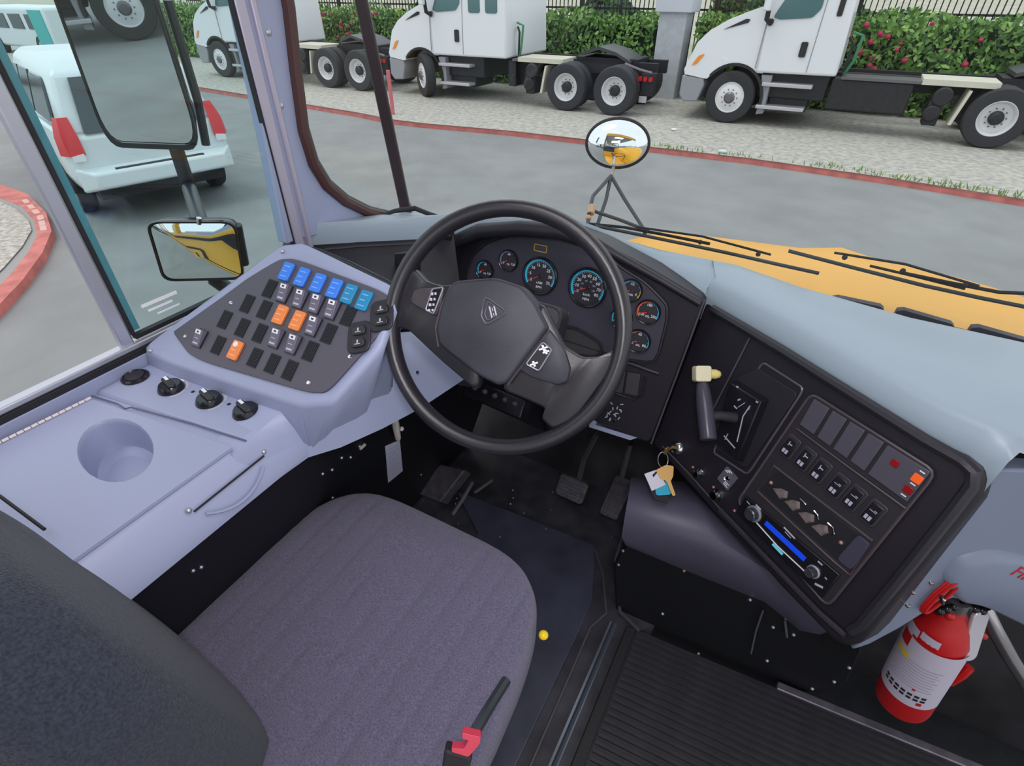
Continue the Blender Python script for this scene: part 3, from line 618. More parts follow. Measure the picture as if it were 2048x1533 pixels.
# ---- radio
rd = thing('car_radio', 'black car radio with blue display in the control console', 'radio', FC.w(1660, 1190, -.004))
rq = FC.poly([(1493, 992), (1682, 1150), (1646, 1196), (1474, 1024)], -.003)
b = MB(); b.prism(FC, rq, -.03, .001); b.build('faceplate', black_gloss, rd, bevel=.0015)
for u, v, r in ((1508, 1028, .0135), (1627, 1144, .0100)):
    c = FC.w(u, v, .001); b = MB(); b.lathe(c, FC.N, [(r*1.25, 0), (r*1.25, .002), (r*1.05, .003)], 20); o = b.build('knob_ring', silver, rd)
    b = MB(); b.lathe(c, FC.N, [(r, .002), (r*.9, .014), (r*.75, .016), (.0001, .0155)], 20); b.build('knob', mat('satin_dark_knob', (.10, .10, .13), .25, .6), o)
f, l = quad(1531, 1046, 1610, 1120, 0, .001); b = MB(); b.box(f, -l/2, l/2, -.0050, .0055, 0, .0008); b.build('display', mat('blue_display', (.01, .06, .75), .3, emit=.35), rd)
b = MB(); b.tube([FC.w(1513, 1046, .002), FC.w(1555, 1093, .0025), FC.w(1612, 1146, .002)], .0012, 6); b.build('light_line', white_p, rd)
f, l = quad(1546, 1088, 1566, 1109, 0, .002); b = MB(); b.box(f, -l/2, l/2, -.003, .002, 0, .0015); b.build('cyan_tab', mat('cyan_tab', (.15, .65, .85), .4, emit=.2), rd)
for q in ((1568, 1055, 1590, 1078, .0016), (1570, 1064, 1582, 1077, .0007), (1636, 1123, 1645, 1131, .0014), (1630, 1168, 1646, 1176, .0020), (1650, 1155, 1654, 1160, .001), (1494, 1003, 1500, 1010, .001), (1512, 1010, 1522, 1020, .0016)):
    f, l = quad(*q[:4], 0, .001); b = MB(); b.box(f, -l/2, l/2, -q[4], q[4], 0, .0005); b.build('legend', light_print, rd)
# ---- shifter panel
sh = smooth_poly(FC.poly([(1524, 724), (1608, 778), (1495, 950), (1425, 905)], -.01), .08, 3)
b = MB(); b.tube([FC.pt(a, c, -.011) for a, c in sh], .0024, 6, closed=True); b.build('shifter_recess_rim', MATS['seam_gloss'], cc_)
ge = smooth_poly(FC.poly([(1516, 736), (1598, 788), (1492, 938), (1432, 898), (1464, 760)], -.01), .08, 3)
b = MB(); b.prism(FC, ge, -.013, -.008); b.build('shifter_recess', mat('recess_black', (.02, .019, .026), .5), cc_, bevel=.001)
gs = thing('gear_selector', 'black gear selector with grey tube grip and yellow tagged elbow on the control console', 'gear selector', FC.w(1480, 910, -.008))
b = MB(); bx_ = FC.poly([(1466, 758), (1534, 800), (1482, 926), (1434, 888)], .0); ct = Vector((sum(p[0] for p in bx_)/4, sum(p[1] for p in bx_)/4))
b.loft([[FC.pt(*p, -.010) for p in bx_], [FC.pt(*(ct+(Vector(p)-ct)*.92), .012) for p in bx_]]); b.build('gate_box', black_gloss, gs, bevel=.002)
b = MB(); b.tube([FC.w(1497, 820, .014), FC.w(1500, 812, .014), FC.w(1486, 833, .014), FC.w(1474, 884, .013)], .0012, 6); b.tube([FC.w(1476, 801, .014), FC.w(1480, 799, .014)], .0018, 6); b.build('gate_slot', MATS['violet_white_print'], gs)
for q in ((1448, 872, 1470, 897, .0014), (1450, 880, 1456, 868, .0008), (1512, 803, 1516, 806, .0016), (1473, 773, 1477, 776, .0016), (1468, 812, 1474, 818, .0014), (1476, 815, 1490, 806, .0007)):
    f, l = quad(*q[:4], 0, .013); b = MB(); b.box(f, -l/2, l/2, -q[4], q[4], 0, .0005); b.build('legend', MATS['violet_white_print'], gs)
p0 = FC.w(1404, 765, .055); p1 = FC.w(1417, 880, .075)
b = MB(); d = (p1-p0).normalized(); b.lathe(p0, d, [(.009, 0), (.0115, .004), (.0145, .02), (.0165, .05), (.0165, (p1-p0).length-.004), (.0150, (p1-p0).length)], 20); b.build('grip', mat('grey_tube_grip', (.055, .053, .075), .32), gs)
b = MB(); b.tube([FC.w(1412, 834, .06), FC.w(1440, 832, .04), FC.w(1470, 836, .01)], [.011, .010, .012], 10); b.build('stalk', rubber, gs)
f = Fr(FC.w(1403, 748, .055), cR, UPV); b = MB(); b.prism(f, roundrect(.032, .032, .005), -.012, .014); b.build('elbow', mat('pale_yellow_cap', (.75, .70, .48), .4), gs, bevel=.002)
b = MB(); b.cyl(f.pt(.014, 0, 0), f.pt(.030, -.001, 0), .010, 12); b.ball(f.pt(.032, -.001, 0), .0085); b.build('button', mat('yellow_button', (.78, .64, .22), .4), gs)
# ---- ignition, small knobs, key plate
c = FC.w(1355, 896, -.012)
ig = thing('ignition_switch', 'chrome ignition lock with brass key at lower left edge of the control console', 'ignition switch', c)
b = MB(); b.lathe(c, FC.N, [(.017, 0), (.016, .004), (.011, .008), (.010, .014), (.0001, .014)], 20); b.build('lock_barrel', chrome, ig)
b = MB(); kf = Fr(FC.w(1336, 900, .02), (c+FC.N*.03-FC.w(1325, 905, .04)), FC.V); b.prism(kf, smooth_poly([(-.014, -.009), (-.002, -.011), (.004, -.003), (.02, -.003), (.02, .003), (.004, .003), (-.002, .011), (-.014, .009)], .3, 2), -.001, .001); b.build('key', brass, ig)
kt = thing('key_ring', 'hanging key bunch with white tag, blue tag and brass key under the ignition', 'keys', FC.w(1328, 990, .02))
Kf = Fr(FC.w(1325, 950, .02), cR, UPV)
def kp_(pts): return Kf.poly(pts)
b = MB(); b.tube([Kf.pt(x, y) for x, y in [(Kf.px(1326, 920)[0]+.012*math.cos(t), Kf.px(1326, 920)[1]+.018*math.sin(t)) for t in [k*math.pi/8 for k in range(16)]]], .001, 6, closed=True); b.build('ring', silver, kt)
b = MB(); b.prism(Kf, kp_([(1288, 948), (1318, 938), (1330, 970), (1303, 982)]), .001, .003); wt = b.build('white_tag', mat('white_tag', (.72, .70, .80), .5), kt)
b = MB(); b.prism(Kf, kp_([(1304, 950), (1312, 942), (1314, 945), (1306, 955)]), .003, .0036); b.build('tag_mark', black_matte, wt)
b = MB(); b.prism(Kf, smooth_poly(kp_([(1310, 966), (1340, 962), (1343, 990), (1312, 992)]), .2, 2), -.003, -.0005); b.build('blue_tag', mat('blue_tag', (.02, .42, .62), .4), kt)
b = MB(); b.prism(Kf, smooth_poly(kp_([(1310, 940), (1330, 930), (1346, 932), (1345, 952), (1340, 962), (1350, 990), (1344, 992), (1332, 962), (1320, 958)]), .15, 2), .004, .0055); b.build('brass_key', brass, kt)
b = MB(); b.prism(Kf, kp_([(1298, 975), (1338, 994), (1336, 1008), (1310, 1000)]), -.006, -.0045); b.build('black_fob', black_matte, kt)
pl = thing('key_switch_plate', 'small grey key switch plate with white lettering beside two silver knobs', 'switch', FC.w(1457, 990, -.012))
f = fc(1456, 957, -.012, R_(-8)); b = MB(); b.prism(f, FC.poly([(0, 0)]) if 0 else roundrect(.034, .040, .002), 0, .003); b.build('plate', mat('slate_plate', (.12, .12, .15), .4), pl)
b = MB(); b.lathe(f.pt(0, 0, .003), f.N, [(.0075, 0), (.006, .003), (.004, .001), (.0001, .001)], 16); b.build('lock', chrome, pl)
b = MB()
for k in range(3): b.box(f, -.014+.003*k, -.006+.004*k, .010+.0035*k, .012+.0035*k, .003, .0035); b.box(f, .0, .013-.004*(k % 2), -.016+.0035*k, -.0145+.0035*k, .003, .0035)
b.build('legend', white_p, pl)
for u, v, r, lab in ((1401, 946, .008, 'small chrome toggle knob left of the key switch plate'), (1437, 990, .010, 'round silver push knob below the key switch plate')):
    c = FC.w(u, v, -.012); b = MB(); b.lathe(c, FC.N, [(r*1.2, 0), (r*1.2, .002), (r*.6, .004), (r*.6, .010), (r, .012), (r*.9, .018), (.0001, .019)], 16); o = b.build('push_knob', chrome, None); tag(o, lab, 'knob')
for u, v in ((1469, 1022), (1386, 935), (1427, 975)):
    b = MB(); b.ball(FC.w(u, v, -.010), .0035); b.build('screw', MATS['copper_screw'], cc_)
b = MB(); b.tube([FC.w(u, v, -.009) for u, v in [(1325, 893), (1380, 950), (1440, 1018)]], .002, 6); b.build('lighter_edge', MATS['lighter_edge_plastic'], cc_)  # thin line in the lighter edge tone

# ---- grey-blue dash top on the passenger side and its end cover
dt = thing('engine_cover', 'grey-blue moulded engine cover running from windshield to the right of the console', 'cover', (.5, 1.0, .45))
edge_px = [(1408, 598), (1450, 618), (1560, 683), (1700, 769), (1860, 863), (1942, 900), (1982, 930), (1986, 962)]
# the side of the bezel follows the console, the top climbs gently to the windshield
top_in = [onp_ for onp_ in [FC.w(u, v, -.012) for u, v in edge_px]]
inw = Vector((math.sin(R_(35)), math.cos(R_(35)), 0))
r1 = [p+inw*.004+Vector((0, 0, .034)) for p in top_in]
r2 = []
for p in top_in:
    q = p + Vector((math.sin(R_(35)), math.cos(R_(35)), 0))*.020 + Vector((0, 0, .046)); r2.append(q)
bk = []
for k, p in enumerate(r2):
    x = [-.155, -.10, .03, .24, .50, .74, .98, 1.15][k]; z = [.955, .955, .935, .918, .915, .912, .91, .91][k]
    bk.append(Vector((x, 1.195, z)))
r3 = [a.lerp(c, .4)+Vector((0, 0, .002)) for a, c in zip(r2, bk)]
r4 = [a.lerp(c, .8)+Vector((0, 0, .004)) for a, c in zip(r2, bk)]
r3[-2:] = [Vector((.52, .84, .925)), Vector((.58, .80, .915))]; 
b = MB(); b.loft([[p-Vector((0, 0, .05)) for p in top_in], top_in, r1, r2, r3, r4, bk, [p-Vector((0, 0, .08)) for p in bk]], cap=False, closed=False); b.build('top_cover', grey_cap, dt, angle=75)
colA = [near[-1], mid_[-1], mid_[-1].lerp(back_[-1], .55)+Vector((0, 0, .004)), back_[-1]]; colB = [top_in[0], r2[0], r3[0], bk[0]]
b = MB(); b.loft([colA, [q+Vector((.004, 0, -.002)) for q in colB]], cap=False, closed=False); b.build('seam_strip', grey_cap, dt)
# side face
s0 = FC.w(1986, 950, -.018); s1 = FC.w(1700, 1300, -.018)
FE = Fr(s0, (math.cos(R_(24)), math.sin(R_(24)), 0), (0, .10, 1)); 
if FE.N.dot(FWD) > 0: FE = Fr(s0, (math.cos(R_(24)), math.sin(R_(24)), 0), (0, .10, 1))
vtop = FE.px(1986, 938)
side = FE.poly([(1986, 940), (1974, 985), (1900, 1075), (1780, 1215), (1730, 1275), (1704, 1302), (1740, 1290), (1800, 1258), (1880, 1208), (1906, 1198), (1960, 1208), (2048, 1250), (2140, 1290)])
side = side + [(side[-1][0]+.10, side[-1][1]), (side[-1][0]+.10, .02), (side[0][0]+.05, .012)]
b = MB(); b.prism(FE, side, -.03, 0); b.build('side_cover', mat('shaded_grey_blue_plastic', (.22, .255, .35), .45, bump=.05, bscale=300), dt, bevel=.004)  # cap grey made darker: the side face's shading is put into the colour
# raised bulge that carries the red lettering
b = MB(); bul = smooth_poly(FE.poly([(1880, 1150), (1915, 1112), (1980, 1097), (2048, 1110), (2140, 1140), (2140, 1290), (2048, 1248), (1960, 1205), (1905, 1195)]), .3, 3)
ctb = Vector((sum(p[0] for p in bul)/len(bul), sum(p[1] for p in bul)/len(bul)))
b.loft([[FE.pt(*p, 0) for p in bul], [FE.pt(*(ctb+(Vector(p)-ctb)*.93), .010) for p in bul], [FE.pt(*(ctb+(Vector(p)-ctb)*.80), .015) for p in bul]]); b.build('bulge', MATS['shaded_grey_blue_plastic'], dt, angle=60)
fr_t = FE.at(2028, 1142, .0155, R_(-24)); text('red_lettering', 'FIRE', fr_t, .030, red_p, dt, align='LEFT')
for u, v in ((1862, 1166), (1826, 1185), (1815, 1211)):
    b = MB(); c = FE.w(u, v, 0); b.lathe(c, FE.N, [(.0045, 0), (.0035, .003), (.0001, .0038)], 10); b.build('rivet', chrome, dt)
# red oval strap loop
ol = thing('red_oval_loop', 'red coiled oval safety loop fixed on the grey cover above the extinguisher', 'loop', FE.w(1842, 1222, 0))
m0, m1 = FE.w(1842, 1222, .004), FE.w(1918, 1152, .004); mm = (m0+m1)/2; ax = (m1-m0); L2 = ax.length/2; ax.normalize(); sd = FE.N.cross(ax)
for k, (sr, h) in enumerate(((.011, .002), (.009, .005), (.0065, .008))):
    b = MB(); b.tube([mm+ax*(L2*(1-.05*k)*math.cos(t))+sd*(sr*math.sin(t))+FE.N*h for t in [q*math.pi/10 for q in range(20)]], .0024, 6, closed=True); b.build('coil', red_p, ol)
b = MB(); b.tube([mm-ax*.012-sd*.009+FE.N*.008, mm+ax*.006+sd*.008+FE.N*.010], .0035, 6); b.build('clasp', black_gloss, ol)
b = MB(); b.ball(mm+FE.N*.012, .003); b.build('clasp_stud', chrome, ol)

# ================================================================ STEERING WHEEL
sw_n = Vector((.22, -.83, .50)).normalized()
WC = dep(1004, 661, .79)
U_ = Vector((1, 0, 0)) - sw_n*sw_n.x; FS_ = Fr(WC, U_, sw_n.cross(U_)); RW = .1760
sw = thing('steering_wheel', 'black two-spoke steering wheel with padded hub and shield emblem', 'steering wheel', WC)
b = MB(); n = 72; rings = []
for k in range(n+1):
    t = 2*math.pi*k/n; d = FS_.U*math.cos(t)+FS_.V*math.sin(t)
    rings.append([WC + d*(RW+.0122*math.cos(q)) + FS_.N*(.0160*math.sin(q)-.003) for q in [2*math.pi*j/14 for j in range(14)]])
b.loft(rings, cap=False); b.build('rim', wheel_m, sw)
# spokes: broad wings from the hub to the rim
def wing(pts, c0, c1, name, m, par, bev=.008):
    b = MB(); pl_ = smooth_poly(FS_.poly(pts, c1), .2, 3); ct = Vector((sum(p[0] for p in pl_)/len(pl_), sum(p[1] for p in pl_)/len(pl_)))
    b.loft([[FS_.pt(*(ct+(Vector(p)-ct)*1.0), c0) for p in pl_], [FS_.pt(*p, c1-.006) for p in pl_], [FS_.pt(*(ct+(Vector(p)-ct)*.97), c1-.0015) for p in pl_], [FS_.pt(*(ct+(Vector(p)-ct)*.92), c1) for p in pl_]])
    return b.build(name, m, par, angle=50)
wing([(826, 536), (850, 562), (885, 572), (960, 560), (960, 790), (880, 722), (815, 660), (795, 655), (782, 672), (776, 600), (800, 545)], -.022, .000, 'spoke', wheel_m, sw)
wing([(1080, 600), (1108, 650), (1130, 695), (1165, 716), (1195, 715), (1232, 700), (1222, 745), (1150, 842), (1105, 862), (1082, 840), (1090, 818), (1050, 800), (1000, 780)], -.022, .000, 'spoke', wheel_m, sw)
hub = wing([(905, 562), (990, 555), (1042, 572), (1070, 605), (1096, 655), (1085, 672), (1012, 768), (995, 772), (955, 752), (876, 690), (870, 660), (884, 600)], -.035, .016, 'hub_pad', pad_m, sw)
b = MB(); b.tube([FS_.w(u, v, .006) for u, v in [(903, 572), (884, 610), (872, 655), (877, 694)]], .0018, 6); b.build('pad_seam', MATS['lighter_edge_plastic'], hub)
b = MB(); b.tube([FS_.w(u, v, .006) for u, v in [(1100, 660), (1060, 710), (1015, 770)]], .0018, 6); b.build('pad_seam', MATS['lighter_edge_plastic'], hub)
wing([(1086, 664), (1100, 660), (1130, 700), (1142, 738), (1135, 765), (1115, 772), (1060, 755), (1032, 738)], .0, .006, 'spoke_pad', pad_m, sw)
wing([(826, 580), (840, 575), (890, 574), (884, 610), (872, 635), (818, 605)], .0, .005, 'spoke_pad', mat('brown_black_pad', (.050, .042, .050), .45), sw)
b = MB(); b.loft([[FS_.pt(*p, -.06) for p in FS_.poly([(900, 590), (1060, 640), (1010, 760), (880, 690)], -.03)], [FS_.pt(*p, -.02) for p in FS_.poly([(880, 575), (1090, 650), (1010, 775), (870, 690)], -.03)]]); b.build('hub_back', black_matte, sw, bevel=.01)
# emblem: rounded shield outline
def outline(pts, c, r, name, m):
    q = smooth_poly(FS_.poly(pts, c), .22, 3); b = MB(); b.tube([FS_.pt(a, d, c) for a, d in q], r, 6, closed=True); b.build(name, m, hub)
outline([(970, 592), (1016, 625), (972, 650), (962, 632)], .017, .0016, 'emblem_rim', mat('emblem_grey', (.09, .085, .11), .4))
outline([(976, 602), (1006, 625), (975, 642), (969, 628)], .017, .0011, 'emblem_rim', MATS['emblem_grey'])
b = MB(); f = FS_.at(987, 624, .0165, .5); b.box(f, -.005, -.003, -.008, .009, 0, .001); b.box(f, .002, .004, -.008, .009, 0, .001); b.box(f, -.001, .0, -.006, -.002, 0, .001); b.box(f, -.001, .0, .001, .006, 0, .001); b.build('emblem_mark', light_print, hub)
# horn / cruise buttons
def btn(pts, c, name='button_cluster'):
    b = MB(); q = smooth_poly(FS_.poly(pts, c), .12, 2); b.prism(FS_, q, c-.004, c+.002); o = b.build(name, black_gloss, sw, bevel=.0008)
    b = MB(); b.tube([FS_.pt(a, d, c+.002) for a, d in q], .0012, 6, closed=True); b.build('button_rim', mat('pale_rim', (.35, .33, .37), .3, .4), o); return o
o = btn([(1086, 684), (1104, 700), (1078, 742), (1052, 728)], .007)
for u, v, s in ((1087, 697, .007), (1092, 704, .005), (1068, 728, .006)):
    f = FS_.at(u, v, .009, .6); b = MB(); b.box(f, -s, s, -.0012, .0012, 0, .0005); b.box(f, -.0015, .0015, -s*.7, s*.7, 0, .0005); b.build('icon', white_p, o)
o = btn([(866, 578), (888, 575), (868, 628), (852, 620)], .006)
for k in range(4):
    f = FS_.at(868-2*k, 588+11*k, .0082, .25); b = MB(); b.box(f, -.005, -.001, -.002, .002, 0, .0005); b.box(f, .001, .004, -.0015, .002, 0, .0005); b.build('icon', light_print, o)
# column and shroud
cl = thing('steering_column', 'black steering column and shroud behind the steering wheel', 'steering column', (-.46, .98, .35))
b = MB(); c0 = WC - FS_.N*.055; c1 = WC - FS_.N*.34; b.cyl(c0, c1, .034, 20); b.build('column_tube', black_plastic, cl)
b = MB(); f = Fr(WC-FS_.N*.13, FS_.U, FS_.V); b.prism(f, roundrect(.13, .11, .02), -.12, 0); b.build('shroud', black_plastic, cl, bevel=.006)
b = MB(); b.tube([c1, c1+Vector((.0, .10, -.35))], .022, 10); b.build('lower_shaft', black_matte, cl)
bb = thing('valve_block', 'black valve block with row of fittings under the steering column', 'valve', onz(960, 830, .60))
f = Fr(onz(962, 790, .68), (1, -.02, 0), (0, .6, .8)); b = MB(); b.prism(f, f.poly([(930, 752), (1050, 802), (1040, 838), (925, 790)]), -.05, 0); b.build('block', black_gloss, bb, bevel=.003)
b = MB()
for k in range(5): b.lathe(f.w(950+20*k, 776+8*k, 0), f.N, [(.007, 0), (.006, .006), (.003, .010)], 8)
b.build('fittings', mat('dull_fitting', (.10, .085, .09), .4, .3), bb)
b = MB(); b.ball(f.w(937, 763, .004), .004); b.build('screw', white_p, bb)

# ================================================================ FOOTWELL
def slab(name, m, pts, z0, z1, lab=None, cat=None, parent=None, bevel=.002, kind=None):
    b = MB(); b.prism(WORLD, [(onz(u, v, z1).x, onz(u, v, z1).y) for u, v in pts], z0, z1); o = b.build(name, m, parent, bevel=bevel); return tag(o, lab, cat, None, kind)
b = MB(); b.prism(WORLD, smooth_poly([(-.80, 1.03), (-.55, 1.045), (-.285, 1.055), (-.262, 1.0), (-.215, .86), (-.215, -.4), (-.62, -.4), (-.62, .9)], .08, 2), 0, .012)
tag(b.build('floor_mat', mat_m, None, bevel=.003), 'dark rubber floor mat under the driver seat with clipped front corner', 'floor mat')
# raised ribs beside the mat
b = MB(); b.tube([onz(1190, 1100, .01), onz(1206, 1150, .01), onz(1212, 1228, .01), onz(1180, 1256, .01), onz(1060, 1533, .01), onz(1020, 1640, .01)], .0035, 6); tag(b.build('trim_5', mat('worn_strip', (.11, .105, .12), .3, .2), None), kind='structure')
b = MB(); b.tube([onz(1250, 1060, .012), onz(1232, 1120, .012), onz(1240, 1225, .012), onz(1278, 1262, .012)], .005, 6); tag(b.build('trim_6', MATS['worn_strip'], None), kind='structure')
b = MB(); b.prism(WORLD, [(-.150, .84), (-.13, .84), (-.13, -.4), (-.150, -.4)], 0, .006); b.wbox(-.150, -.144, -.4, .84, .006, .010); tag(b.build('trim_7', mat('bright_strip', (.20, .23, .28), .25, .6), None), kind='structure')
# ribbed aisle rubber: plate + individual ribs
ra = thing('ribbed_floor_mat', 'ribbed black rubber aisle mat with many cross ribs right of the driver seat', 'floor mat', (.3, .3, 0))
def medge(x): return .852+(x+.075)*.068
b = MB(); b.prism(WORLD, [(-.075, -.5), (1.0, -.5), (1.0, medge(1.0)), (-.075, medge(-.075))], 0, .006); b.build('base', rib_m, ra)
ribme = None
for k in range(62):
    y = .835-.0185*k
    b = MB()
    if ribme is None:
        b.loft([[Vector((-.072, y-.006, .006)), Vector((-.072, y+.006, .006)), Vector((-.072, y+.004, .0105)), Vector((-.072, y-.004, .0105))], [Vector((.98, y-.006+.071, .006)), Vector((.98, y+.006+.071, .006)), Vector((.98, y+.004+.071, .0105)), Vector((.98, y-.004+.071, .0105))]])
        ribo = b.build('rib', rib_m, ra); ribme = ribo
    else:
        b.bm.free(); o = ribme.copy(); sc.collection.objects.link(o); o.location = ribme.location + Vector((0, -.0185*k, 0))
b = MB(); b.prism(WORLD, [(-.105, -.5), (-.078, -.5), (-.078, .85), (-.105, .845)], 0, .016); b.build('edge_strip', rubber, ra, bevel=.003)
b = MB(); b.prism(WORLD, [(.285, medge(.285)-.004), (1.0, medge(1.0)), (1.0, medge(1.0)+.022), (.285, medge(.285)+.018)], -.03, .012); tag(b.build('trim_8', mat('scuffed_step_edge', (.22, .20, .24), .35, .6, noise=.2, nscale=30), None, bevel=.003), kind='structure')
# doghouse front: black riveted kick plate and grey duct above
dg = thing('riveted_kick_plate', 'black riveted panel closing the engine tunnel below the grey duct', 'panel', (.05, .9, 0))
FD = Fr((-.2, .885, .0), (1, .04, 0), (0, .10, 1))
b = MB(); pts = smooth_poly(FD.poly([(1243, 1100), (1228, 1130), (1232, 1228), (1280, 1268), (1536, 1389), (1624, 1385), (1692, 1368), (1720, 1310), (1740, 1230), (1500, 1100), (1300, 1060)]), .1, 2)
b.prism(FD, pts, -.03, 0); b.build('plate', kick_black, dg, bevel=.004)
for u, v in ((1246, 1102), (1368, 1142), (1237, 1130), (1263, 1243), (1397, 1308), (1546, 1255), (1587, 1270), (1534, 1322), (1544, 1380), (1624, 1378), (1668, 1364), (1698, 1336), (1500, 1200), (1572, 1237), (1325, 1228)):
    b = MB(); b.ball(FD.w(u, v, 0), .0048, 8, 5); b.build('rivet', silver if v > 1150 else MATS['copper_screw'], dg)
b = MB(); b.tube([FD.w(1526, 1222, .012), FD.w(1512, 1262, .012), FD.w(1502, 1308, .010)], .0022, 6); b.tube([FD.w(1570, 1243, .012), FD.w(1574, 1275, .01)], .003, 6); b.build('hanging_wire', mat('wire_grey', (.10, .10, .12), .4), dg)
duct_m = mat('violet_grey_duct', (.095, .090, .135), .45, bump=.05, bscale=200)
b = MB(); d0 = [(1262, 955), (1258, 985), (1250, 1030), (1243, 1075), (1252, 1092)]; d1 = [(1370, 965), (1400, 1010), (1420, 1070), (1415, 1110), (1372, 1142)]; d2 = [(1520, 1100), (1560, 1130), (1580, 1170), (1568, 1190), (1530, 1205)]; d3 = [(1650, 1220), (1660, 1240), (1660, 1262), (1640, 1270), (1600, 1262)]
off = [-.10, .0, .05, .045, .004]
b.loft([[FD.w(u, v, o_) for (u, v), o_ in zip(dd, off)]+[FD.w(*dd[-1], -.03), FD.w(*dd[0], -.14)] for dd in (d0, d1, d2, d3)], cap=True)
tag(b.build('heater_duct', duct_m, None, angle=70), 'smooth violet-grey duct moulding under the control console', 'duct')
# pedals
br = thing('brake_pedal', 'worn square brake pedal on a long arm', 'pedal', onz(1145, 985, .05))
pc = onz(1143, 978, .13); f = Fr(pc, (1, -.05, 0), (0, .62, .78))
b = MB(); b.prism(f, roundrect(.098, .072, .012), -.012, .006); b.build('pad', mat('worn_pedal', (.085, .08, .10), .5, noise=.4, nscale=60), br, bevel=.004)
b = MB()
for k in range(6): b.box(f, -.042, .042, -.030+.0115*k, -.026+.0115*k, .006, .009)
b.build('pad_ribs', MATS['worn_pedal'], br)
b = MB(); b.tube([f.pt(.012, .02, -.012), ony(1168, 920, 1.24), ony(1194, 868, 1.22)], .009, 8); b.build('arm', mat('dull_steel', (.18, .17, .19), .35, .6), br)
ac = thing('accelerator_pedal', 'long ribbed accelerator pedal right of the brake', 'pedal', onz(1228, 1035, 0))
a0, a1 = onz(1222, 1036, .03), ony(1243, 955, 1.30); f = Fr((a0+a1)/2, (1, -.03, 0), a1-a0); ln = (a1-a0).length
b = MB(); b.prism(f, roundrect(.062, ln, .008), -.012, .003); b.build('pad', MATS['worn_pedal'], ac, bevel=.003)
for k in range(6):
    b = MB(); b.box(f, -.027+.0098*k, -.022+.0098*k, -ln*.46, ln*.46, .003, .007); b.build('tread_rib', MATS['worn_pedal'], ac)
b = MB(); b.tube([a1, a1+Vector((0, .04, .12))], .01, 8); b.build('arm', MATS['dull_steel'], ac)
b = MB(); b.wbox(-.34, -.24, 1.37, 1.43, .30, .42); tag(b.build('pedal_bracket', black_gloss, None, bevel=.006), 'black pedal bracket block on the firewall above the accelerator', 'bracket')
b = MB(); f = Fr(onz(870, 965, .08), (1, -.1, 0), (0, .75, .55)); b.prism(f, f.poly([(828, 985), (880, 928), (930, 940), (880, 1005)]), -.06, 0); tag(b.build('foot_rest', mat('foot_rest_grey', (.075, .068, .085), .5, noise=.3, nscale=30), None, bevel=.005), 'grey sloped foot rest left of the column base', 'foot rest')
b = MB(); b.tube([onz(945, 965, .06), onz(925, 1000, .04), onz(905, 1030, .02)], .007, 8); b.tube([onz(985, 960, .10), onz(950, 985, .05)], .006, 8); tag(b.build('floor_conduit', mat('dusty_pipe', (.12, .115, .12), .5), None), 'thin dusty pipes on the floor behind the mat', 'pipe')
# debris
crumbs = thing('grit_specks', 'pale grit specks scattered on the footwell floor', 'grit', (-.4, 1.1, 0), kind='stuff')
b = MB(); random.seed(11)
for k in range(26):
    p = onz(random.uniform(840, 1240), random.uniform(880, 1110), .012); b.ball(p+Vector((0, 0, .001)), random.uniform(.0012, .0032), 6, 4)
b.build('specks', light_print, crumbs, kind='stuff')

# ================================================================ SEAT
seat = thing('driver_seat', 'charcoal fabric driver seat with fluted cushion and dark backrest', 'seat', (-.50, .25, .02))
def pillow(fr, ax, ay, e, h, dome, thick, groove=None, nr=16, nt=72, ex=5, taper=None):
    b = MB(); rings = []
    for j in range(1, nr+1):
        r = (j/nr)**.8; ring = []
        for k in range(nt):
            t = 2*math.pi*k/nt; c, s = math.cos(t), math.sin(t)
            x = ax*math.copysign(abs(c)**(2/e), c)*r; y = ay*math.copysign(abs(s)**(2/e), s)*r
            if taper: x *= taper(y)
            z = h*(max(0, 1-r**ex))**(1/ex) + dome*(1-r*r)
            if groove: z -= groove(x, y)*(1 if r < .9 else (1-r)/.1)
            ring.append(fr.pt(x, y, z))
        rings.append(ring)
    cen = b.bm.verts.new(fr.pt(0, 0, h+dome)); b.loft(rings, cap=False)
    b.bm.verts.ensure_lookup_table()
    first = b.bm.verts[1:1+nt] if b.bm.verts[0] is cen else None
    vs = list(b.bm.verts)[1:1+nt]
    for k in range(nt): b.bm.faces.new([vs[k], vs[(k+1) % nt], cen])
    last = rings[-1]; b.loft([last, [p - fr.N*thick*.6 for p in last], [fr.pt(*( (Vector(((p-fr.o).dot(fr.U), (p-fr.o).dot(fr.V))))*.96), -thick) for p in last]], cap=False)
    b.bm.faces.new([b.bm.verts.new(fr.pt(*( (Vector(((p-fr.o).dot(fr.U), (p-fr.o).dot(fr.V))))*.96), -thick)) for p in last])
    return b
def fl(x, y): 
    q = (x+.30) % .052; d = min(q, .052-q); return .004*math.exp(-(d/.004)**2)
FSE = Fr((-.458, .261, .552), (1, 0, 0), (0, 1, .02))
b = pillow(FSE, .285, .284, 5.0, .042, .006, .070, fl, nr=40, nt=160, ex=4.5, taper=lambda y: 1.0-.10*max(0, (y+.05)/.27)**2)
b.build('cushion', fabric, seat, angle=80)
b = MB(); b.box(FSE, -.22, .24, -.24, .22, -.16, -.07); b.build('cushion_base', black_matte, seat, bevel=.02)
b = MB(); b.wbox(-.60, -.30, .10, .42, .012, .40); b.build('pedestal', black_matte, seat, bevel=.02)
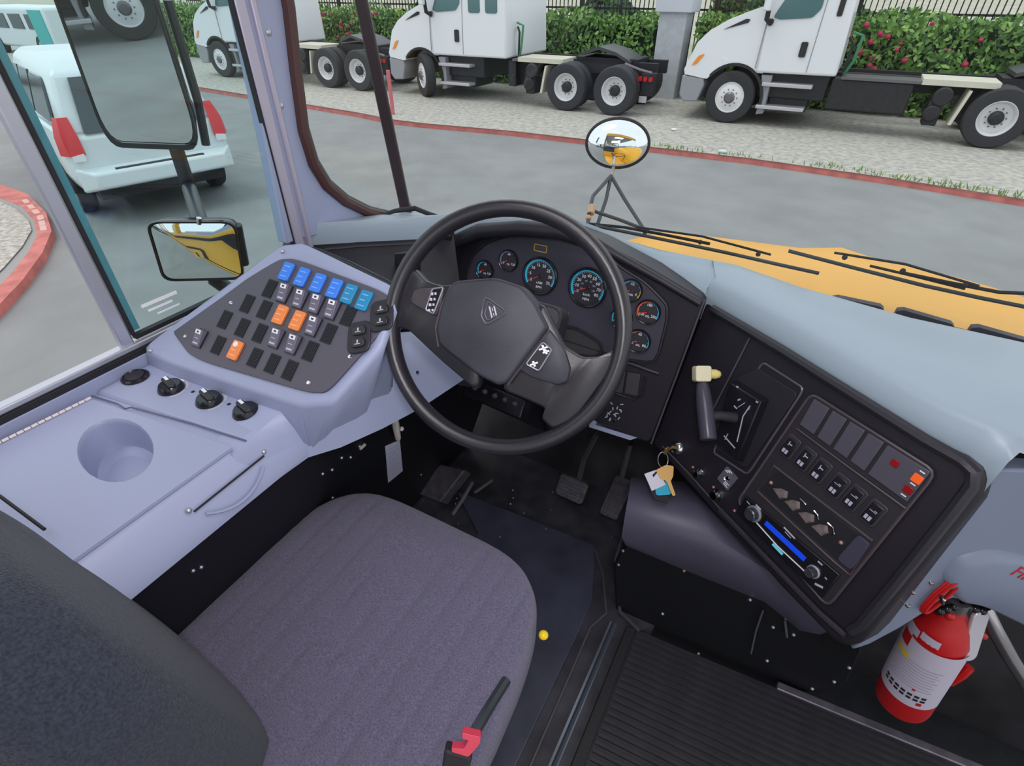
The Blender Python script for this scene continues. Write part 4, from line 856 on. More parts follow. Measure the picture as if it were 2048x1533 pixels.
# side rail on the right of the cushion
b = MB(); rp = [onx(1012, 1362, -.168), onx(985, 1405, -.168), onx(955, 1455, -.168), onx(920, 1533, -.168)]
b.tube(rp, .007, 8); b.build('side_rail', mat('dark_rail', (.03, .036, .042), .35, .3), seat)
FB = Fr((-.675, .040, .765), (-1, 0, 0), (0, -.16, 1))
b = pillow(FB, .275, .275, 2.9, .055, .01, .08, None, nr=16, nt=72, ex=3)
b.build('backrest', fabric_d, seat, angle=80)
b = MB(); b.tube([FB.pt(-.05, .20, .069), FB.pt(.02, .215, .069), FB.pt(.10, .20, .068)], .002, 6); b.build('stitch_line', black_matte, seat)
# belt buckle and yellow lever knob
bk_ = thing('seat_belt_buckle', 'red seat belt release end sticking out beside the seat cushion', 'buckle', onx(925, 1500, -.17))
f = Fr(onx(935, 1485, -.160), cR*.9+UPV*.3, UPV); b = MB(); b.prism(f, smooth_poly(f.poly([(925, 1460), (962, 1468), (960, 1482), (938, 1508), (905, 1498), (904, 1490), (928, 1492), (938, 1475), (926, 1472)]), .12, 2), -.006, .006); b.build('red_button', mat('coral_red_plastic', (.62, .05, .09), .35), bk_, bevel=.001)
b = MB(); f2 = f; b.prism(f, f.poly([(890, 1496), (945, 1512), (930, 1570), (880, 1560)]), -.015, .004); b.build('buckle_body', black_matte, bk_, bevel=.003)
b = MB(); c = onx(1087, 1271, -.180); b.ball(c, .0085, 12, 7, (1, 1.0, .8)); o = b.build('lever_knob', mat('bright_yellow_plastic', (.88, .60, .01), .35), None); tag(o, 'bright yellow lever knob at the right front of the seat cushion', 'knob')

# ================================================================ EXTINGUISHER
e0, e1 = dep(1808, 1392, 1.12), dep(1893, 1243, .97); ea = (e1-e0).normalized(); EL = (e1-e0).length
ex_ = thing('fire_extinguisher', 'red fire extinguisher with white label leaning under the grey cover', 'fire extinguisher', e0)
er = .050
b = MB(); b.lathe(e0, ea, [(er*.80, -.02), (er*.97, -.012), (er, 0), (er, EL*.78), (er*.93, EL*.90), (er*.72, EL*1.02), (er*.40, EL*1.12), (er*.34, EL*1.18)], 36); b.build('cylinder', red_p, ex_)
# label: part of a shell wrapped around the side facing the camera
tocam = (CAM-e0); tocam = (tocam-ea*tocam.dot(ea)).normalized(); sdv = ea.cross(tocam)
def shellpatch(a0, a1, h0, h1, r, name, m, par, hfun=None):
    b = MB(); lo, hi = [], []
    for k in range(25):
        t = R_(a0+(a1-a0)*k/24); d = tocam*math.cos(t)+sdv*math.sin(t); hh = hfun(t) if hfun else 0
        lo.append(e0+ea*h0+d*r); hi.append(e0+ea*(h1+hh)+d*r)
    b.loft([lo, hi], cap=False, closed=False); return b.build(name, m, par)
lab_m = mat('extinguisher_label', (.60, .56, .68), .45)
lb = shellpatch(-78, 78, EL*.18, EL*.86, er*1.012, 'label', lab_m, ex_)
shellpatch(-38, 10, EL*.86, EL*.885, er*1.0, 'label_flap', red_p, ex_)
shellpatch(-62, -25, EL*.64, EL*.69, er*1.02, 'yellow_band', mat('label_yellow', (.82, .66, .05), .4), ex_)
shellpatch(-62, -36, EL*.74, EL*.86, er*1.018, 'red_field', red_p, ex_); shellpatch(-74, -28, EL*.85, EL*.96, er*.985, 'upper_label', lab_m, ex_)
for k in range(7):
    a = -50+13*k if k < 7 else 0; m_ = black_matte
    for j in range(2):
        shellpatch(a, a+9, EL*(.27+.0*j)+j*.011, EL*.27+.007+j*.011, er*1.022, 'pictogram', m_, lb)
for k in range(9): shellpatch(-52+4*(k % 3), 40-6*(k % 2), EL*(.40+.032*k), EL*(.40+.032*k)+.0013, er*1.019, 'fine_print', mat('label_ink', (.30, .27, .36), .5), lb)
shellpatch(24, 34, EL*.22, EL*.255, er*1.02, 'red_mark', red_p, lb); shellpatch(6, 12, EL*.38, EL*.40, er*1.021, 'red_mark', red_p, lb)
shellpatch(-26, 12, EL*.88, EL*.97, er*.93, 'shoulder_label', lab_m, ex_)
c = e0+ea*EL*1.14
b = MB(); b.cyl(c-ea*.01, c+ea*.03, .018, 14); b.build('valve', MATS['dull_steel'], ex_)
b = MB(); b.ball(c+tocam*.018+ea*.0, .009); b.build('pressure_gauge', red_p, ex_)
# silver handle lever hanging down on the right
h0, h1 = dep(1942, 1225, .93), dep(1953, 1318, .96); f = Fr((h0+h1)/2, cR, h1-h0)
if f.N.dot(FWD) > 0: f = Fr((h0+h1)/2, cR, h0-h1)
b = MB(); hl = (h1-h0).length; b.prism(f, roundrect(.028, hl, .0135), -.004, .004); b.build('lever', mat('pale_lever', (.62, .60, .66), .3, .4), ex_, bevel=.002)
b = MB()
for k in range(7):
    p = dep(1880+14*k, 1210+4*abs(k-3), .93); b.ball(p, .008, 8, 5)
b.build('hose_fitting', black_gloss, ex_)
b = MB(); b.tube([dep(1940, 1335, 1.0), dep(1925, 1350, 1.01), dep(1900, 1365, 1.04)], .008, 8); b.tube([dep(1952, 1262, 1.0), dep(1970, 1275, 1.0)], .006, 8); b.build('strap', red_p, ex_)
b = MB(); b.tube([dep(1968, 1215, 1.02), dep(1990, 1260, 1.02), dep(2020, 1315, 1.04), dep(2075, 1400, 1.1), dep(2110, 1500, 1.2)], .014, 12)
tag(b.build('grab_rail', mat('satin_steel', (.42, .40, .42), .22, .9), None), 'curved steel grab rail right of the extinguisher', 'rail')
# ================================================================ OUTSIDE: ground
GZ = -1.2
asph = mat('asphalt', (.255, .262, .265), .85, noise=.10, nscale=1.3, bump=.4, bscale=60)
grav = mat('pale_gravel', (.33, .315, .285), .95, col2=(.55, .53, .48), nscale=9, bump=1, bscale=14, detail=8)
red_curb = mat('faded_red_kerb_paint', (.56, .17, .15), .7, noise=.22, nscale=5)
def flat_(name, pts, z0, z1, m, parent=None, kind='structure'):
    b = MB(); b.prism(WORLD, pts, z0, z1); o = b.build(name, m, parent)
    if parent is None: o['kind'] = kind
    return o
flat_('road', [(-400, -60), (60, -60), (60, 17), (-400, 17)], GZ-.3, GZ, asph)
kerb = [(-70, 12.5), (-30, 12.0), (-18, 11.7), (-12.5, 11.15), (-10.5, 10.95), (-9.2, 10.70), (-8.3, 10.72), (-6.2, 11.0), (-4.1, 11.08), (-1.2, 11.15), (1.0, 10.98), (2.8, 10.70), (6, 10.2), (40, 9)]
flat_('gravel_strip', kerb+[(40, 17.6), (-70, 17.6)], GZ-.3, GZ+.05, grav)
b = MB()
for i in range(len(kerb)-1):
    p, q = Vector((*kerb[i], 0)), Vector((*kerb[i+1], 0))
    b.prism(WORLD, [(p.x, p.y-.12), (q.x, q.y-.12), (q.x, q.y+.05), (p.x, p.y+.05)], GZ-.2, GZ+.065)
struct(b, 'kerb', red_curb)
flat_('far_ground', [(-400, 17.5), (200, 17.5), (200, 400), (-400, 400)], GZ-.3, GZ+.04, mat('dry_grass_ground', (.36, .36, .26), .95, col2=(.52, .50, .42), nscale=.4))
# kerbed island seen through the open side window
isl_o = [onz(u, v, GZ+.1) for u, v in [(-260, 330), (-100, 345), (0, 368), (55, 388), (92, 425), (103, 462), (85, 505), (45, 560), (0, 608), (-120, 720)]]
isl_i = [onz(u, v, GZ+.1) for u, v in [(-260, 355), (-100, 368), (0, 396), (42, 412), (68, 440), (75, 468), (58, 503), (22, 548), (-20, 590), (-150, 700)]]
isl_g = [onz(u, v, GZ+.1) for u, v in [(-260, 362), (-100, 376), (0, 404), (34, 420), (58, 443), (64, 462), (45, 495), (10, 535), (-30, 575), (-170, 690)]]
b = MB(); b.loft([[o_, i_, i_-Vector((0, 0, .12)), o_-Vector((0, 0, .12))] for o_, i_ in zip(isl_o, isl_i)])
ik = struct(b, 'island_kerb', red_curb)
b = MB()
for i in range(3, 5):
    for s in (.1, .45, .75):
        p = isl_o[i].lerp(isl_o[i+1], s).lerp(isl_i[i].lerp(isl_i[i+1], s), .5)
        d = (isl_o[i+1]-isl_o[i]).normalized(); n_ = Vector((-d.y, d.x, 0))
        b.prism(Fr(p+Vector((0, 0, .001)), d, n_), roundrect(.22, .07, .02), 0, .002)
b.build('worn_paint', mat('worn_kerb_paint', (.72, .46, .42), .8), ik)
b = MB(); b.face([Vector((p.x, p.y, GZ+.095)) for p in isl_i]+[Vector((-20, -2, GZ+.095)), Vector((-25, 5, GZ+.095))]); struct(b, 'island_edge', mat('grey_concrete', (.34, .33, .32), .9, noise=.1))
b = MB(); b.face([Vector((p.x, p.y, GZ+.11)) for p in isl_g]+[Vector((-20, -2, GZ+.11)), Vector((-25, 5, GZ+.11))]); struct(b, 'island_gravel', mat('island_gravel', (.30, .28, .25), .95, col2=(.62, .58, .53), nscale=14, bump=1, bscale=20, detail=8))

# ================================================================ hedge, fence, pillar
def hedge(x0, x1, y, h, n, lab, flowers):
    t = thing('hedge', lab, 'hedge', ((x0+x1)/2, y, GZ))
    random.seed(int(x0*10)+99)
    b = MB(); m = int((x1-x0)/.5)
    r = []
    for i in range(m+1):
        x = x0+(x1-x0)*i/m; hh = h-.25+.15*random.random(); r.append([Vector((x, y-.15+.1*random.random(), GZ)), Vector((x, y-.1+.12*random.random(), GZ+hh*.6)), Vector((x, y+.1, GZ+hh)), Vector((x, y+.9, GZ+hh)), Vector((x, y+1, GZ))])
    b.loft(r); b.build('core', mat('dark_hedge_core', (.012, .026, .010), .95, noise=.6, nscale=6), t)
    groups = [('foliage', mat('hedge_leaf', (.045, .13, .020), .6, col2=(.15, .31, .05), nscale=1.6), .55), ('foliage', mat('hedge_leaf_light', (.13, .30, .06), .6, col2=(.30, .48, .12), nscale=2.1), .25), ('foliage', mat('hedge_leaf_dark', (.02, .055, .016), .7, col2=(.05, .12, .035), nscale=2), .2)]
    for nm, m_, share in groups:
        vs, fs = [], []
        for k in range(int(n*share)):
            x = random.uniform(x0, x1); q = random.random()
            if q < .78: z = GZ+.1+(h-.1)*random.random(); yy = y-.12-.28*random.random()+.1*math.sin(x*3+z*4)
            else: z = GZ+h*random.uniform(.86, 1.05)+.08*math.sin(x*2.3); yy = y+random.uniform(-.3, .9)
            a = Vector((random.uniform(-1, 1), random.uniform(-.5, .5), random.uniform(-1, 1))).normalized(); c = a.cross(Vector((random.uniform(-.4, .4), -1, random.uniform(-.2, .8)))).normalized()
            s = random.uniform(.045, .10); p = Vector((x, yy, z)); i0 = len(vs)
            vs += [p-a*s, p+c*s*.5, p+a*s, p-c*s*.5]; fs.append((i0, i0+1, i0+2, i0+3))
        me = bpy.data.meshes.new(nm); me.from_pydata([v-Vector(((x0+x1)/2, y, GZ)) for v in vs], [], fs); me.materials.append(m_)
        o = bpy.data.objects.new(nm, me); sc.collection.objects.link(o); place(o, ((x0+x1)/2, y, GZ), t); o['kind'] = 'stuff'
    b = MB()
    for fx0, fx1, cnt in flowers:
        for k in range(cnt):
            p = Vector((random.uniform(fx0, fx1), y-.42, GZ+random.uniform(.5, h))); s = random.uniform(.03, .07)
            b.ball(p, s, 6, 4)
    if flowers: b.build('blossoms', mat('magenta_blossom', (.52, .03, .10), .6), t, kind='stuff')
    else: b.bm.free()
    return t
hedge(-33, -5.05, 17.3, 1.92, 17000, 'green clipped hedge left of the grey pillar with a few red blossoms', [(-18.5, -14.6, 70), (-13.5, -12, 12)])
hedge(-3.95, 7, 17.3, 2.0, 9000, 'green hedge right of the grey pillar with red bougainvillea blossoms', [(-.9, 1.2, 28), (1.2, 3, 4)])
fn = thing('iron_fence', 'black iron picket fence standing behind the hedge', 'fence', (-8, 18.6, GZ))
b = MB(); b.wbox(-27, 7, 18.58, 18.62, GZ+2.02, GZ+2.07); b.build('rail', black_matte, fn); b = MB(); b.wbox(-27, 7, 18.58, 18.62, GZ+2.62, GZ+2.67); b.build('rail', black_matte, fn)
b = MB(); b.wbox(-27.0, -26.975, 18.58, 18.605, GZ, GZ+2.8); pk = b.build('picket', black_matte, fn)
for k in range(1, 250):
    o = pk.copy(); sc.collection.objects.link(o); o.location = pk.location+Vector((.135*k, 0, 0))
b = MB(); b.wbox(-7.9, -7.8, 18.5, 18.6, GZ, GZ+2.8); ps = b.build('post', black_matte, fn)
for dx in (-5, -10, -2.5, 4, 7.5):
    o = ps.copy(); sc.collection.objects.link(o); o.location = ps.location+Vector((dx, 0, 0))
pr_ = thing('grey_pillar', 'grey rendered square pillar with wider cap between the two hedges', 'pillar', (-4.5, 17.0, GZ))
b = MB(); b.wbox(-4.9, -4.18, 16.75, 17.45, GZ, GZ+2.06); b.build('shaft', mat('grey_render', (.50, .52, .56), .8, noise=.08, nscale=6, bump=.3), pr_, bevel=.02)
b = MB(); b.wbox(-5.0, -4.05, 16.65, 17.55, GZ+2.04, GZ+2.75); b.build('cap', mat('pale_grey_render', (.58, .60, .66), .8), pr_, bevel=.02)
def bush(x, y, r, lab):
    random.seed(int(x*7+y)); b = MB()
    vs = MB()
    for k in range(900):
        d = Vector((random.gauss(0, 1), random.gauss(0, 1), abs(random.gauss(0, 1)))).normalized()*r*random.uniform(.7, 1.05); p = Vector((x, y, GZ+r*.4))+d
        a = Vector((random.uniform(-1, 1), random.uniform(-1, 1), random.uniform(-1, 1))).normalized()*.22; c = a.orthogonal().normalized()*.12
        b.bm.faces.new([b.bm.verts.new(q) for q in (p-a, p+c, p+a, p-c)])
    t = thing('shrub', lab, 'shrub', (x, y, GZ)); o = b.build('foliage', MATS['hedge_leaf_dark'], t, kind='stuff'); vs.bm.free()
    b = MB(); b.ball((x, y, GZ+r*.5), r*.75, 10, 6); b.build('core', MATS['dark_hedge_core'], t)
bush(-10.2, 27, 1.6, 'dark shrub behind the fence above the middle truck frame')
bush(-5.3, 33, 2.0, 'dark shrub behind the fence just left of the grey pillar')
bush(-1.2, 28, 1.5, 'dark shrub behind the fence right of the grey pillar')
bush(-21, 30, 1.8, 'dark shrub behind the fence beyond the leftmost truck')
# weeds along the kerb
wd = thing('kerb_weeds', 'green weeds growing along the red kerb', 'weeds', (1, 11.2, GZ), kind='stuff')
b = MB(); random.seed(5)
for k in range(260):
    c0_ = random.choice([(1.0, .5), (1.7, .3), (.1, .25), (2.6, .3), (-1.6, .5), (-2.6, .2), (2.2, .5)]); x = random.gauss(*c0_); y = 11.17+random.uniform(-.03, .28)-max(0, x-.2)*.15; p = Vector((x, y, GZ+.04)); h = random.uniform(.03, .11)
    d = Vector((random.uniform(-.05, .05), random.uniform(-.04, .04), h)); s = Vector((.012, 0, 0)); b.bm.faces.new([b.bm.verts.new(q) for q in (p-s, p+s, p+d)])
b.build('blades', mat('weed_green', (.16, .30, .06), .7), wd, kind='stuff')
b = MB(); b.ball((-1.75, 11.4, GZ+.08), .06, 8, 5, (1.6, 1, .5)); tag(b.build('litter_scrap', mat('pale_litter', (.6, .68, .68), .6), None), 'pale crumpled litter scrap on the gravel by the kerb', 'litter')
b = MB(); b.ball((-3.1, 12.9, GZ+.07), .05, 8, 5, (1.4, 1, .4)); tag(b.build('litter_scrap', white_p, None), 'white paper scrap on the gravel in front of the right truck wheel', 'litter')
b = MB(); b.cyl((-9.65, 11.3, GZ), (-9.65, 11.3, GZ+1.0), .045, 12); tag(b.build('marker_stake', mat('pinkish_red_stake', (.62, .16, .18), .6), None), 'thin red marker stake at the kerb in front of the middle truck', 'stake')

# ================================================================ trucks
tw = mat('truck_white_paint', (.80, .82, .86), .3, coat=.3); tblk = mat('truck_frame_black', (.014, .014, .018), .55, noise=.3, nscale=20); tgry = mat('truck_grey_bumper', (.30, .31, .34), .5)
tyre_m = mat('tyre_rubber', (.028, .029, .034), .75); rimw = mat('white_wheel_rim', (.72, .72, .74), .4); tglass = mat('teal_cab_glass', (.07, .16, .17), .1, coat=.5)
amber = mat('amber_lamp', (.85, .30, .03), .35); stepm = mat('step_aluminium', (.55, .54, .58), .4, .4)
def truck(loc, lab, rear=2.0, axles=(4.93, 6.2), steer=0, group='white truck chassis cabs parked on the gravel'):
    X, Y, Z = loc; t = thing('truck', lab, 'truck', loc, group); O = Vector(loc)
    F_ = Fr(O, (1, 0, 0), (0, 0, 1))       # N = -y towards the road; c negative goes away
    def wheel(x, y, front, name='wheel', rot=0):
        c = O+Vector((x, y, .525)); ax = Matrix.Rotation(rot, 3, 'Z') @ Vector((0, -1, 0))
        b = MB(); b.lathe(c, ax, [(.30, -.26), (.44, -.27), (.505, -.25), (.525, -.20), (.525, -.05), (.50, -.005), (.42, .0), (.31, -.015), (.30, -.05)], 36, cap=False); wo = b.build(name, tyre_m, t)
        b = MB()
        if front: b.lathe(c, ax, [(.315, -.02), (.30, -.015), (.285, -.04), (.24, -.03), (.16, .0), (.10, .005)], 28, cap=False)
        else: b.lathe(c, ax, [(.315, -.02), (.30, -.015), (.285, -.05), (.25, -.14), (.12, -.15), (.11, -.15)], 28, cap=False)
        b.build('rim', rimw, wo)
        b = MB(); b.lathe(c, ax, [(.125, -.16), (.12, -.06 if not front else .01), (.08, -.02 if not front else .05), (.0001, -.015 if not front else .055)], 14)
        b.build('hub', tblk if not front else MATS['dull_steel'], wo)
        b = MB(); 
        for k in range(10):
            a = 2*math.pi*k/10; o_ = Vector((math.cos(a)*.165, 0, math.sin(a)*.165)); o_ = Matrix.Rotation(rot, 3, 'Z') @ o_
            b.ball(c+o_+ax*(-.145 if not front else .0), .016, 6, 4)
        b.build('wheel_nuts', MATS['dull_steel'], wo)
        return wo
    wheel(0, 0.0, True, rot=steer); b = MB(); b.lathe(O+Vector((0, 2.35, .525)), (0, 1, 0), [(.30, -.28), (.50, -.27), (.525, -.2), (.525, -.05), (.50, 0), (.3, 0)], 24); b.build('wheel', tyre_m, t)
    for a in axles:
        wheel(a, 0, False); b = MB(); b.lathe(O+Vector((a, .32, .525)), (0, 1, 0), [(.30, 0), (.50, 0), (.525, .05), (.525, .2), (.50, .26), (.3, .27)], 24); b.build('inner_tyre', tyre_m, t)
        b = MB(); b.lathe(O+Vector((a, 1.80, .525)), (0, 1, 0), [(.30, 0), (.50, 0), (.525, .05), (.525, .5), (.50, .56), (.3, .57)], 24); b.build('wheel', tyre_m, t)
    # hood and fender
    arch = [(.68*math.cos(R_(a)), .50+.68*math.sin(R_(a))) for a in range(52, 150, 8)]
    hoodp = [(.58, 1.03), (.42, 1.03)]+arch[0:]+[(-.66, .86), (-1.10, .92), (-1.13, 1.02), (-1.03, 1.28), (-.93, 1.55), (-.70, 1.78), (-.35, 1.98), (0, 2.12), (.35, 2.24), (.58, 2.24)]
    b = MB(); b.prism(F_, hoodp, -2.28, -.06); b.build('hood', tw, t, bevel=.07, seg=3)
    cabp = [(.42, 1.04), (rear, 1.05), (rear-.02, 1.6), (rear-.10, 3.05), (rear-.3, 3.15), (1.0, 3.12), (.72, 2.95), (.28, 2.22), (.40, 1.9)]
    b = MB(); b.prism(F_, cabp, -2.35, -.02); b.build('cab', tw, t, bevel=.05, seg=3)
    b = MB(); b.prism(F_, smooth_poly([(.52, 2.04), (.66, 2.0), (1.25, 2.04), (1.38, 2.2), (1.36, 2.85), (.92, 2.85)], .15, 2), -.03, .0); b.build('side_window', tglass, t)
    if rear > 2.3:
        for x in (rear-.92, rear-.42):
            b = MB(); b.prism(F_, roundrect(.34, .9, .05, x, 2.45), -.03, -.005); b.build('rear_window', tglass, t)
    else:
        b = MB(); b.prism(F_, roundrect(.10, .45, .03, rear-.28, 2.3), -.03, -.003); b.build('vent', tblk, t)
    b = MB(); b.tube([F_.pt(.40, 1.12, -.012), F_.pt(.42, 1.95, -.012)], .012, 6); b.tube([F_.pt(1.42, 1.1, -.015), F_.pt(1.45, 2.8, -.015)], .008, 6); b.build('door_seam', mat('seam_shadow', (.30, .31, .34), .6), t)
    b = MB(); b.prism(F_, roundrect(.13, .27, .03, 1.25, 1.50), -.02, .015); b.build('door_handle', tblk, t)
    b = MB(); b.prism(F_, [(-.42, 1.80), (.05, 1.93), (.08, 1.99), (.0, 2.0)], -.08, -.045); b.build('hood_vent', tblk, t)
    b = MB(); b.tube([F_.pt(.50, 1.95, .0), F_.pt(.42, 2.0, .12), F_.pt(.42, 2.6, .22)], [.07, .05, .04], 8); b.build('mirror_arm', tblk, t); b = MB(); b.box(F_, .33, .48, 2.15, 2.8, .2, .32); b.build('side_mirror', tw, t, bevel=.03)
    b = MB(); b.prism(F_, smooth_poly([(-.98, 1.10), (-.86, 1.14), (-.72, 1.34), (-.85, 1.30)], .2, 2), -.07, -.045); b.build('turn_signal', amber, t)
    b = MB(); b.prism(F_, [(-1.15, .90), (-.66, .86), (-.62, .72), (-.72, .38), (-1.05, .36), (-1.16, .5)], -2.3, -.07); b.build('bumper', tgry, t, bevel=.03)
    fl_ = [(.70*math.cos(R_(a)), .50+.70*math.sin(R_(a))) for a in range(-12, 150, 9)]; fi = [(.64*math.cos(R_(a)), .50+.64*math.sin(R_(a))) for a in range(-12, 150, 9)]
    b = MB(); b.prism(F_, fl_+fi[::-1], -.5, -.05); b.build('wheel_arch_trim', tblk, t)
    b = MB(); b.prism(F_, [(.55, 1.0), (.78, 1.0), (.78, .25), (.62, .22), (.66, .6)], -.5, -.08); b.build('splash_panel', tgry, t, bevel=.02)
    b = MB(); b.box(F_, .55, 1.9, .55, 1.05, -2.2, -.25); b.box(F_, .8, 1.6, .3, .6, -1.2, -.3); b.build('underbody', tblk, t, bevel=.03)
    for x0, x1, z in ((.62, 1.62, .80), (.60, 1.58, .36)):
        b = MB(); b.box(F_, x0, x1, z, z+.07, -.30, .02); b.build('step', stepm, t, bevel=.01)
    # chassis
    end = axles[1]+.75
    b = MB(); b.box(F_, rear-.3, end, .78, 1.06, -.95, -.78); b.build('frame_rail', tblk, t); b = MB(); b.box(F_, rear-.3, end, .78, 1.06, -1.75, -1.58); b.build('frame_rail', tblk, t)
    b = MB(); b.box(F_, rear-.05, axles[0]-1.5, .42, 1.0, -.75, -.2); b.build('battery_box', tblk, t, bevel=.03)
    b = MB(); b.box(F_, rear+.1, axles[0]-1.1, 1.0, 1.05, -.78, -.15); b.build('rail_edge', MATS['dull_steel'], t)
    b = MB(); b.box(F_, axles[0]-1.4, axles[0]-.15, 1.0, 1.10, -.95, -.12); b.build('deck_plank', mat('cream_plank', (.62, .60, .50), .6), t)
    for x, z, r in ((axles[0]-.98, .82, .17), (axles[0]-1.05, .52, .15)):
        b = MB(); b.cyl(F_.pt(x, z, -.05), F_.pt(x, z, -.55), r, 16); b.build('air_tank', tblk, t, bevel=.03)
    b = MB(); b.box(F_, axles[0]-1.15, axles[0]-.9, .3, .75, -.5, -.1); b.build('tank_bracket', tblk, t, bevel=.02)
    b = MB(); b.prism(F_, [(axles[0]-.60, .95), (axles[0]-.55, .95), (axles[0]-.66, .35), (axles[0]-.72, .35)], -.55, -.05); b.build('mud_flap', MATS['cream_plank'], t)
    m2 = (axles[0]+axles[1])/2
    b = MB(); b.loft([[F_.pt(x, z, c_) for c_ in (-.7, -1.75)]+[F_.pt(x, z-.07, c_) for c_ in (-1.75, -.7)] for x, z in ((m2-.55, 1.22), (m2-.1, 1.36), (m2+.35, 1.26), (m2+.75, 1.08))]); b.build('fifth_wheel', mat('greased_steel', (.075, .075, .085), .4, .3), t, angle=60)
    b = MB(); b.box(F_, m2-.7, m2+.9, 1.02, 1.12, -1.7, -.8); b.build('fifth_wheel_base', tblk, t)
    b = MB(); b.tube([F_.pt(end-.7, 1.05, -.5), F_.pt(end-.3, .95, -.45), F_.pt(end, .9, -.45)], .035, 8); b.build('rear_bracket', MATS['dull_steel'], t)
    for k in range(3): b = MB(); b.prism(F_, roundrect(.09, .10, .03, end-.25+.13*k, .78), -.42, -.36); b.build('tail_light', red_p, t)
    b = MB(); b.box(F_, end-.22, end+.1, .42, .9, -.62, -.4); b.build('rear_mudflap', tblk, t, bevel=.01); b = MB(); b.box(F_, end-.22, end-.04, .28, .42, -.44, -.38); b.build('flap_badge', stepm, t)
    b = MB(); b.tube([F_.pt(rear+.05, 1.8, -.5), F_.pt(rear+.25, 1.75, -.45), F_.pt(rear+.22, 1.3, -.42), F_.pt(rear+.12, 1.05, -.5)], .03, 6); b.build('air_hose', mat('green_hose', (.05, .25, .12), .4), t); b = MB(); b.tube([F_.pt(rear+.02, 1.7, -.6), F_.pt(rear+.12, 1.6, -.5), F_.pt(rear+.1, 1.1, -.5)], .03, 6); b.build('air_hose', tblk, t)
    return t
truck((-2.3, 14.22, GZ+.05), 'white day cab truck nearest, right of the grey pillar')
truck((-10.55, 13.75, GZ+.05), 'white extended cab truck in the middle with rear tandem wheels left of the grey pillar', rear=2.72, axles=(4.40, 5.66), steer=R_(-35))
truck((-18.9, 13.6, GZ+.05), 'leftmost white truck partly behind the windshield post', rear=2.72, axles=(4.85, 6.11))
rt = truck((-2.1, -11.0, GZ), 'white truck behind the bus, seen only in the tall side mirror'); rt.rotation_euler.z = math.pi

# ================================================================ minivan
vt = Vector((-8.85, 4.63, GZ)); vf = Vector((-.958, .287, 0)).normalized(); vl = Vector((-vf.y, vf.x, 0))
FVn = Fr(vt, vf, (0, 0, 1))       # N = vf x z = points to the right side of the van
van = thing('minivan', 'white minivan with red tail lamps parked outside the side window', 'van', vt)
def VP(x, y, z): return vt + vf*x + vl*y + Vector((0, 0, z*1.05+.08))   # y to the left
vw = mat('van_white_paint', (.74, .80, .83), .3, coat=.4); vgl = mat('van_dark_glass', (.035, .055, .065), .08, coat=.5)
def ring(x, zb, zm, w0, w1): return [VP(x, s*w, z) for s, w, z in ((1, w0*.95, zb), (1, w0, zb+.15), (1, w0, (zb+zm)/2+.1), (1, w1, zm), (-1, w1, zm), (-1, w0, (zb+zm)/2+.1), (-1, w0, zb+.15), (-1, w0*.95, zb))]
b = MB(); b.loft([ring(-.98, .50, .98, .90, .88), ring(-.85, .36, 1.04, .98, .94), ring(-.2, .36, 1.06, 1.0, .97), ring(1.5, .36, 1.05, 1.0, .97), ring(3.0, .36, 1.02, 1.0, .95), ring(3.9, .36, .90, .95, .86), ring(4.15, .45, .72, .80, .7)]); b.build('body', vw, van, bevel=.03, angle=50)
b = MB(); b.loft([[VP(-.93, y, 1.0) for y in (.9, -.9)]+[VP(2.75, y, 1.0) for y in (-.93, .93)], [VP(-.70, y, 1.62) for y in (.76, -.76)]+[VP(1.75, y, 1.68) for y in (-.76, .76)], [VP(-.52, y, 1.72) for y in (.66, -.66)]+[VP(1.55, y, 1.76) for y in (-.66, .66)]]); b.build('greenhouse', vw, van, bevel=.05, seg=3)
def sideq(pts, s, m_, nm, off=.012):
    b = MB(); q = []
    for x, z in pts: y = .935-(z-1.0)*.25+off; q.append(VP(x, s*y, z))
    q2 = [p-vl*s*.03 for p in q]; b.loft([q, q2]); b.build(nm, m_, van, bevel=.004)
